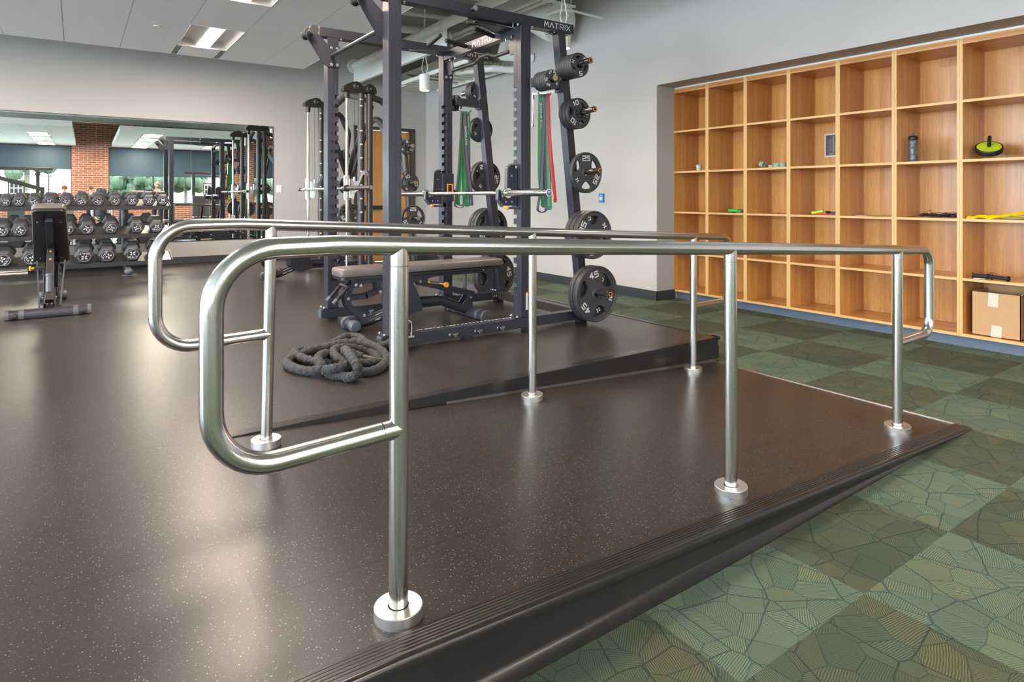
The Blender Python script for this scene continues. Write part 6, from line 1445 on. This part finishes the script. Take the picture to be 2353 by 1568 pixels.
P = catmull(RP, 14); P = [Vector((p.x, p.y, max(p.z, .0265))) for p in P]; rd = random.Random(5)
rr = []; ph = 0
for i in range(len(P)):
    ph += rd.uniform(.5, 1.5); rr.append(.0262 + .0024 * math.sin(ph) + rd.uniform(-.0010, .0010))
M_ROPE = bpy.data.materials.new('grey_nylon_sleeve'); M_ROPE.use_nodes = True
nt, N, L = nodes_of(M_ROPE); b = N['Principled BSDF']; b.inputs['Base Color'].default_value = (.021, .023, .028, 1); b.inputs['Roughness'].default_value = .75; b.inputs['Sheen Weight'].default_value = .08
tc = N.new('ShaderNodeTexCoord'); nz = N.new('ShaderNodeTexNoise'); nz.inputs['Scale'].default_value = 38; nz.inputs['Detail'].default_value = 3; nz.inputs['Distortion'].default_value = 1.2; L.new(tc.outputs['Object'], nz.inputs['Vector'])
bp = N.new('ShaderNodeBump'); bp.inputs['Strength'].default_value = 1.0; bp.inputs['Distance'].default_value = .02; L.new(nz.outputs['Fac'], bp.inputs['Height']); L.new(bp.outputs[0], b.inputs['Normal'])
mb = MB(); mb.tube(P, .025, 18, rr=rr); mb.build('rope_sleeve', M_ROPE, c, smooth=70)
mb = MB(); hp = [(1.445, 3.655, .055), (1.475, 3.62, .048), (1.528, 3.584, .036)]; mb.tube(catmull(hp, 5), .019, 18); mb.cyl((1.528, 3.584, .036), (1.536, 3.579, .034), .0215, 18); mb.build('rope_handle', M_BLACK, c, smooth=60)
# ------------------------------------------------------------------ machine whose chrome horn enters the picture at the left
c = empty('plate_loaded_machine', (-1.1, 4.64, 0), label='plate-loaded machine cut by the left picture edge, its chrome weight horn pointing right', cat='exercise machine')
mb = MB(); mb.cyl((-.232, 4.64, .59), (-.62, 4.64, .59), .0250, 32); h = mb.build('weight_horn', M_CHROMED, c, smooth=60)
mb = MB(); mb.cyl((-.62, 4.64, .59), (-.635, 4.64, .59), .055, 28); mb.build('horn_flange', M_SMITH, h)
mb = MB(); mb.bar((-.68, 4.64, .02), (-.68, 4.64, 1.25), .08, .09, (0, 1, 0)); mb.bar((-.68, 4.64, 1.2), (-1.6, 4.64, 1.5), .08, .09); mb.build('frame_post', M_SMITH, c, .005)
mb = MB(); mb.box(-.72, -.62, 4.1, 5.9, 0, .07); mb.box(-1.9, -.7, 4.60, 4.69, 0, .07); mb.build('base', M_SMITH, c, .005)
mb = MB(); mb.box(-1.6, -1.0, 4.45, 4.83, .45, .54); mb.build('seat', M_VINYL, c, .02)
# ------------------------------------------------------------------ things standing behind the camera, seen in the mirror
def cable_machine(x, y, lab, rz=0):
    c = empty('cable_machine', (x, y, ZC), label=lab, cat='exercise machine')
    mb = MB()
    for dx in (-.55, .55): mb.bar((x + dx, y, ZC), (x + dx, y, ZC + 2.15), .09, .11, (0, 1, 0))
    mb.bar((x - .85, y, ZC + 2.12), (x + .95, y, ZC + 2.12), .09, .10); mb.build('frame', M_SMITH, c, .005)
    mb = MB(); mb.box(x - .16, x + .16, y - .12, y + .12, ZC + .1, ZC + 1.35); mb.build('weight_stack', M_BLACK, c, .005)
    mb = MB(); mb.box(x - .22, x + .22, y + .13, y + .15, ZC + .1, ZC + 1.75); sh = mb.build('shroud', M_GREYP, c, .004)
    mb = MB(); mb.box(x - .18, x + .18, y + .15, y + .152, ZC + 1.30, ZC + 1.70); mb.mi = 1
    for i in range(3):
        for j in range(2): mb.box(x - .15 + i * .11, x - .07 + i * .11, y + .152, y + .154, ZC + 1.33 + j * .18, ZC + 1.47 + j * .18)
    mb.build('instruction_chart', [M_INK, M_GREYP], sh)
    mb = MB(); mb.cyl((x + .55, y + .1, ZC + 1.95), (x + .55, y + .16, ZC + 1.95), .07, 20); mb.tube(round_path([(x + .7, y + .1, ZC + 2.1), (x + .85, y + .15, ZC + 1.9), (x + .85, y + .15, ZC + 1.2)], .1, 4), .012, 8); mb.build('pulley', M_BLACK, c)
    mb = MB(); mb.box(x - .9, x + .9, y - .08, y + .08, ZC, ZC + .07); mb.box(x - .08, x + .08, y - .1, y + .9, ZC, ZC + .07); mb.build('base', M_SMITH, c, .005)
    return c
cable_machine(-1.75, -3.9, 'black cable machine seen at the left of the mirror')
cable_machine(-4.4, -4.6, 'second cable machine further left in the mirror, near the windows')
cable_machine(4.1, -5.4, 'cable machine behind the rack in the mirror, near the windows')
def seat_machine(x, y, lab):
    c = empty('seated_machine', (x, y, ZC), label=lab, cat='exercise machine')
    mb = MB(); mb.box(x - .22, x + .22, y - .2, y + .2, ZC + .44, ZC + .53); mb.build('seat', M_VINYL, c, .03)
    mb = MB(); mb.box(x - .2, x + .2, y - .28, y - .20, ZC + .55, ZC + 1.25); mb.build('backrest', M_VINYL, c, .03)
    mb = MB(); mb.bar((x, y - .3, ZC), (x, y - .3, ZC + 1.1), .07, .07, (0, 1, 0)); mb.bar((x, y, ZC), (x, y, ZC + .44), .07, .07, (0, 1, 0)); mb.box(x - .05, x + .05, y - .5, y + .7, ZC, ZC + .06); mb.box(x - .35, x + .35, y + .6, y + .68, ZC, ZC + .06)
    mb.bar((x, y, ZC + .06), (x, y + .64, ZC + .9), .06, .06); mb.build('frame', M_SMITH, c, .004)
    mb = MB(); mb.cyl((x - .3, y + .62, ZC + .95), (x + .3, y + .62, ZC + .95), .018, 12); mb.build('handlebar', M_BLACK, c)
seat_machine(3.35, -2.2, 'grey padded seated machine seen in the mirror left of the guide rods')
seat_machine(3.95, -2.6, 'black seated machine standing right beside the grey padded one in the mirror')
# heavy bag like dark cylinder
c = empty('punching_bag', (.55, -4.8, ZC), label='dark freestanding punching bag seen in the mirror before the brick pier', cat='punching bag')
mb = MB(); mb.lathe([(0, 0), (.28, 0), (.28, .12), (.10, .2), (.10, .5), (.17, .52), (.18, .6), (.18, 1.42), (.15, 1.5), (0, 1.52)], (.55, -4.8, ZC), n=28); mb.build('bag_body', M_RACK, c, smooth=50)
mb = MB(); write(mb, 'MATRIX', (.55, -4.618, ZC + 1.05), (0, 0, -1), (-1, 0, 0), .08, .012, wf=1.0, gap=.4, t=.002); mb.build('brand_lettering', M_INK, c, smooth=0)
# ------------------------------------------------------------------ people (seen only in the mirror)
M_SKIN = pm('skin', (.56, .33, .24), .5); M_GREYH = pm('grey_hair', (.45, .43, .40), .7); M_BRH = pm('brown_hair', (.13, .07, .04), .6)
def person(x, y, zf, h, face, lab, shirt, trousers, hair, pose, bald=False):
    """standing figure of height h facing direction face (radians, 0 = +Y); one skin surface with clothing as children"""
    t = empty('person', (x, y, zf), 0, lab, 'person')
    S = h / 1.75
    J = {'pelvis': (0, 0, .93), 'waist': (0, 0, 1.08), 'chest': (0, .01, 1.28), 'neck': (0, 0, 1.46), 'head': (0, .015, 1.58), 'crown': (0, .0, 1.70)}
    for s, n in ((-1, 'l'), (1, 'r')):
        J['hip' + n] = (s * .095, 0, .90); J['knee' + n] = (s * .10, .02, .50); J['ank' + n] = (s * .105, -.01, .09); J['toe' + n] = (s * .12, .16, .035)
        J['sho' + n] = (s * .19, 0, 1.40)
        e, w = pose[n]; J['elb' + n] = e; J['wri' + n] = w
        d = (Vector(w) - Vector(e)).normalized(); J['palm' + n] = tuple(Vector(w) + d * .06)
    Rr = {'pelvis': .135, 'waist': .120, 'chest': .135, 'neck': .052, 'head': .085, 'crown': .062}
    for n in 'lr': Rr.update({'hip' + n: .090, 'knee' + n: .058, 'ank' + n: .040, 'toe' + n: .034, 'sho' + n: .058, 'elb' + n: .040, 'wri' + n: .027, 'palm' + n: .033})
    E_ = [('pelvis', 'waist'), ('waist', 'chest'), ('chest', 'neck'), ('neck', 'head'), ('head', 'crown')]
    for n in 'lr': E_ += [('pelvis', 'hip' + n), ('hip' + n, 'knee' + n), ('knee' + n, 'ank' + n), ('ank' + n, 'toe' + n), ('chest', 'sho' + n), ('sho' + n, 'elb' + n), ('elb' + n, 'wri' + n), ('wri' + n, 'palm' + n)]
    # fingers
    for n, s in (('l', -1), ('r', 1)):
        d = (Vector(J['palm' + n]) - Vector(J['wri' + n])).normalized(); sd = d.cross(Vector((0, 1, 0)))
        if sd.length < .2: sd = Vector((1, 0, 0))
        sd.normalize(); dn = sd.cross(d)
        for q in range(4):
            b0 = Vector(J['palm' + n]) + sd * (.011 * (q - 1.5) * 2) + d * .02; k1, k2 = 'f%s%d' % (n, q), 'g%s%d' % (n, q)
            J[k1] = tuple(b0 + d * .03 + dn * .005); J[k2] = tuple(b0 + d * (.055 + .008 * (1.5 - abs(q - 1.5))) + dn * .018); Rr[k1] = .0095; Rr[k2] = .008; E_ += [('palm' + n, k1), (k1, k2)]
        J['th' + n] = tuple(Vector(J['palm' + n]) + sd * .045 + d * .01); J['ti' + n] = tuple(Vector(J['palm' + n]) + sd * .058 + d * .045); Rr['th' + n] = .011; Rr['ti' + n] = .009; E_ += [('palm' + n, 'th' + n), ('th' + n, 'ti' + n)]
    def skinned(name, keys, edges, mat, fat, parent, sub=2):
        me = bpy.data.meshes.new(name); ks = list(keys); me.from_pydata([tuple(Vector(J[k]) * S) for k in ks], [(ks.index(a), ks.index(b_)) for a, b_ in edges], [])
        o = bpy.data.objects.new(name, me); COL.objects.link(o); o.parent = parent
        md = o.modifiers.new('skin', 'SKIN'); md.use_smooth_shade = True
        sv = me.skin_vertices[0].data
        for i, k in enumerate(ks): sv[i].radius = (Rr[k] * S * fat, Rr[k] * S * fat * (.72 if k in ('pelvis', 'waist', 'chest') else 1)); sv[i].use_root = (i == 0)
        q = o.modifiers.new('sub', 'SUBSURF'); q.levels = sub; q.render_levels = sub
        me.materials.append(mat); return o
    keys = ['pelvis'] + [k for k in J if k != 'pelvis']
    body = skinned('body', keys, E_, M_SKIN, 1.0, t)
    skinned('shirt', ['waist', 'pelvis', 'chest', 'shol', 'shor', 'elbl', 'elbr'], [('pelvis', 'waist'), ('waist', 'chest'), ('chest', 'shol'), ('chest', 'shor'), ('shol', 'elbl'), ('shor', 'elbr')], shirt, 1.13, t)
    skinned('trousers', ['pelvis', 'hipl', 'hipr', 'kneel', 'kneer', 'ankl', 'ankr'], [('pelvis', 'hipl'), ('pelvis', 'hipr'), ('hipl', 'kneel'), ('hipr', 'kneer'), ('kneel', 'ankl'), ('kneer', 'ankr')], trousers, 1.14, t)
    skinned('shoes', ['ankl', 'toel'], [('ankl', 'toel')], M_BLACK, 1.2, t, 1); skinned('shoes', ['ankr', 'toer'], [('ankr', 'toer')], M_BLACK, 1.2, t, 1)
    hx, hy, hz = Vector(J['head']) * S
    mb = MB(); mb.ball((hx, hy + .088 * S, hz + .0), .016 * S, 8, 6, (.8, 1.3, 1.3)); mb.build('nose', M_SKIN, body, local=True)
    for s in (-1, 1):
        mb = MB(); mb.ball((hx + s * .032 * S, hy + .076 * S, hz + .030 * S), .011 * S, 10, 6); mb.build('eye', M_BINK, body, local=True)
        mb = MB(); mb.ball((hx + s * .086 * S, hy, hz + .005 * S), .022 * S, 10, 6, (.4, .7, 1.2)); mb.build('ear', M_SKIN, body, local=True)
    mb = MB(); mb.ball((hx, hy + .078 * S, hz - .038 * S), .02 * S, 10, 6, (1.2, .5, .3)); mb.build('mouth', pm('lips', (.40, .15, .13), .5), body, local=True)
    mb = MB()
    if bald: mb.ball((hx, hy - .03 * S, hz + .01 * S), .092 * S, 20, 12, (1.0, .80, .62)); mb.ball((hx, hy + .058 * S, hz - .050 * S), .045 * S, 14, 8, (1.1, .8, .9))
    else: mb.ball((hx, hy - .018 * S, hz + .050 * S), .100 * S, 20, 12, (1.0, 1.02, .98)); mb.ball((hx, hy - .085 * S, hz + .00 * S), .05 * S, 12, 8, (.9, .8, 1.6))
    mb.build('hair', hair, t, smooth=60, local=True)
    t.rotation_euler = (0, 0, face)
    return t
person(2.15, -3.1, ZC, 1.80, .25, 'balding man with grey beard, dark polo and jeans, arm stretched out, seen in the mirror', pm('dark_polo', (.035, .038, .045), .8), pm('dark_jeans', (.035, .05, .085), .85), M_GREYH,
       {'l': ((-.42, .05, 1.34), (-.66, .10, 1.36)), 'r': ((.27, .0, 1.13), (.25, .16, .93))}, bald=True)
person(-.55, -6.3, ZC, 1.66, .1, 'brown-haired person in a red shirt seen in the mirror left of the brick pier', pm('red_shirt', (.40, .04, .04), .8), pm('blue_jeans', (.05, .09, .18), .85), M_BRH, {'l': ((-.26, .0, 1.13), (-.22, .18, .98)), 'r': ((.26, .0, 1.13), (.22, .18, .98))})
person(.25, -6.9, ZC, 1.66, -.6, 'second brown-haired person beside the one in red, seen in the mirror', pm('grey_shirt', (.12, .12, .13), .8), pm('black_trousers', (.02, .02, .025), .85), M_BRH, {'l': ((-.26, .0, 1.13), (-.15, .2, 1.10)), 'r': ((.26, .0, 1.13), (.24, .10, .90))})
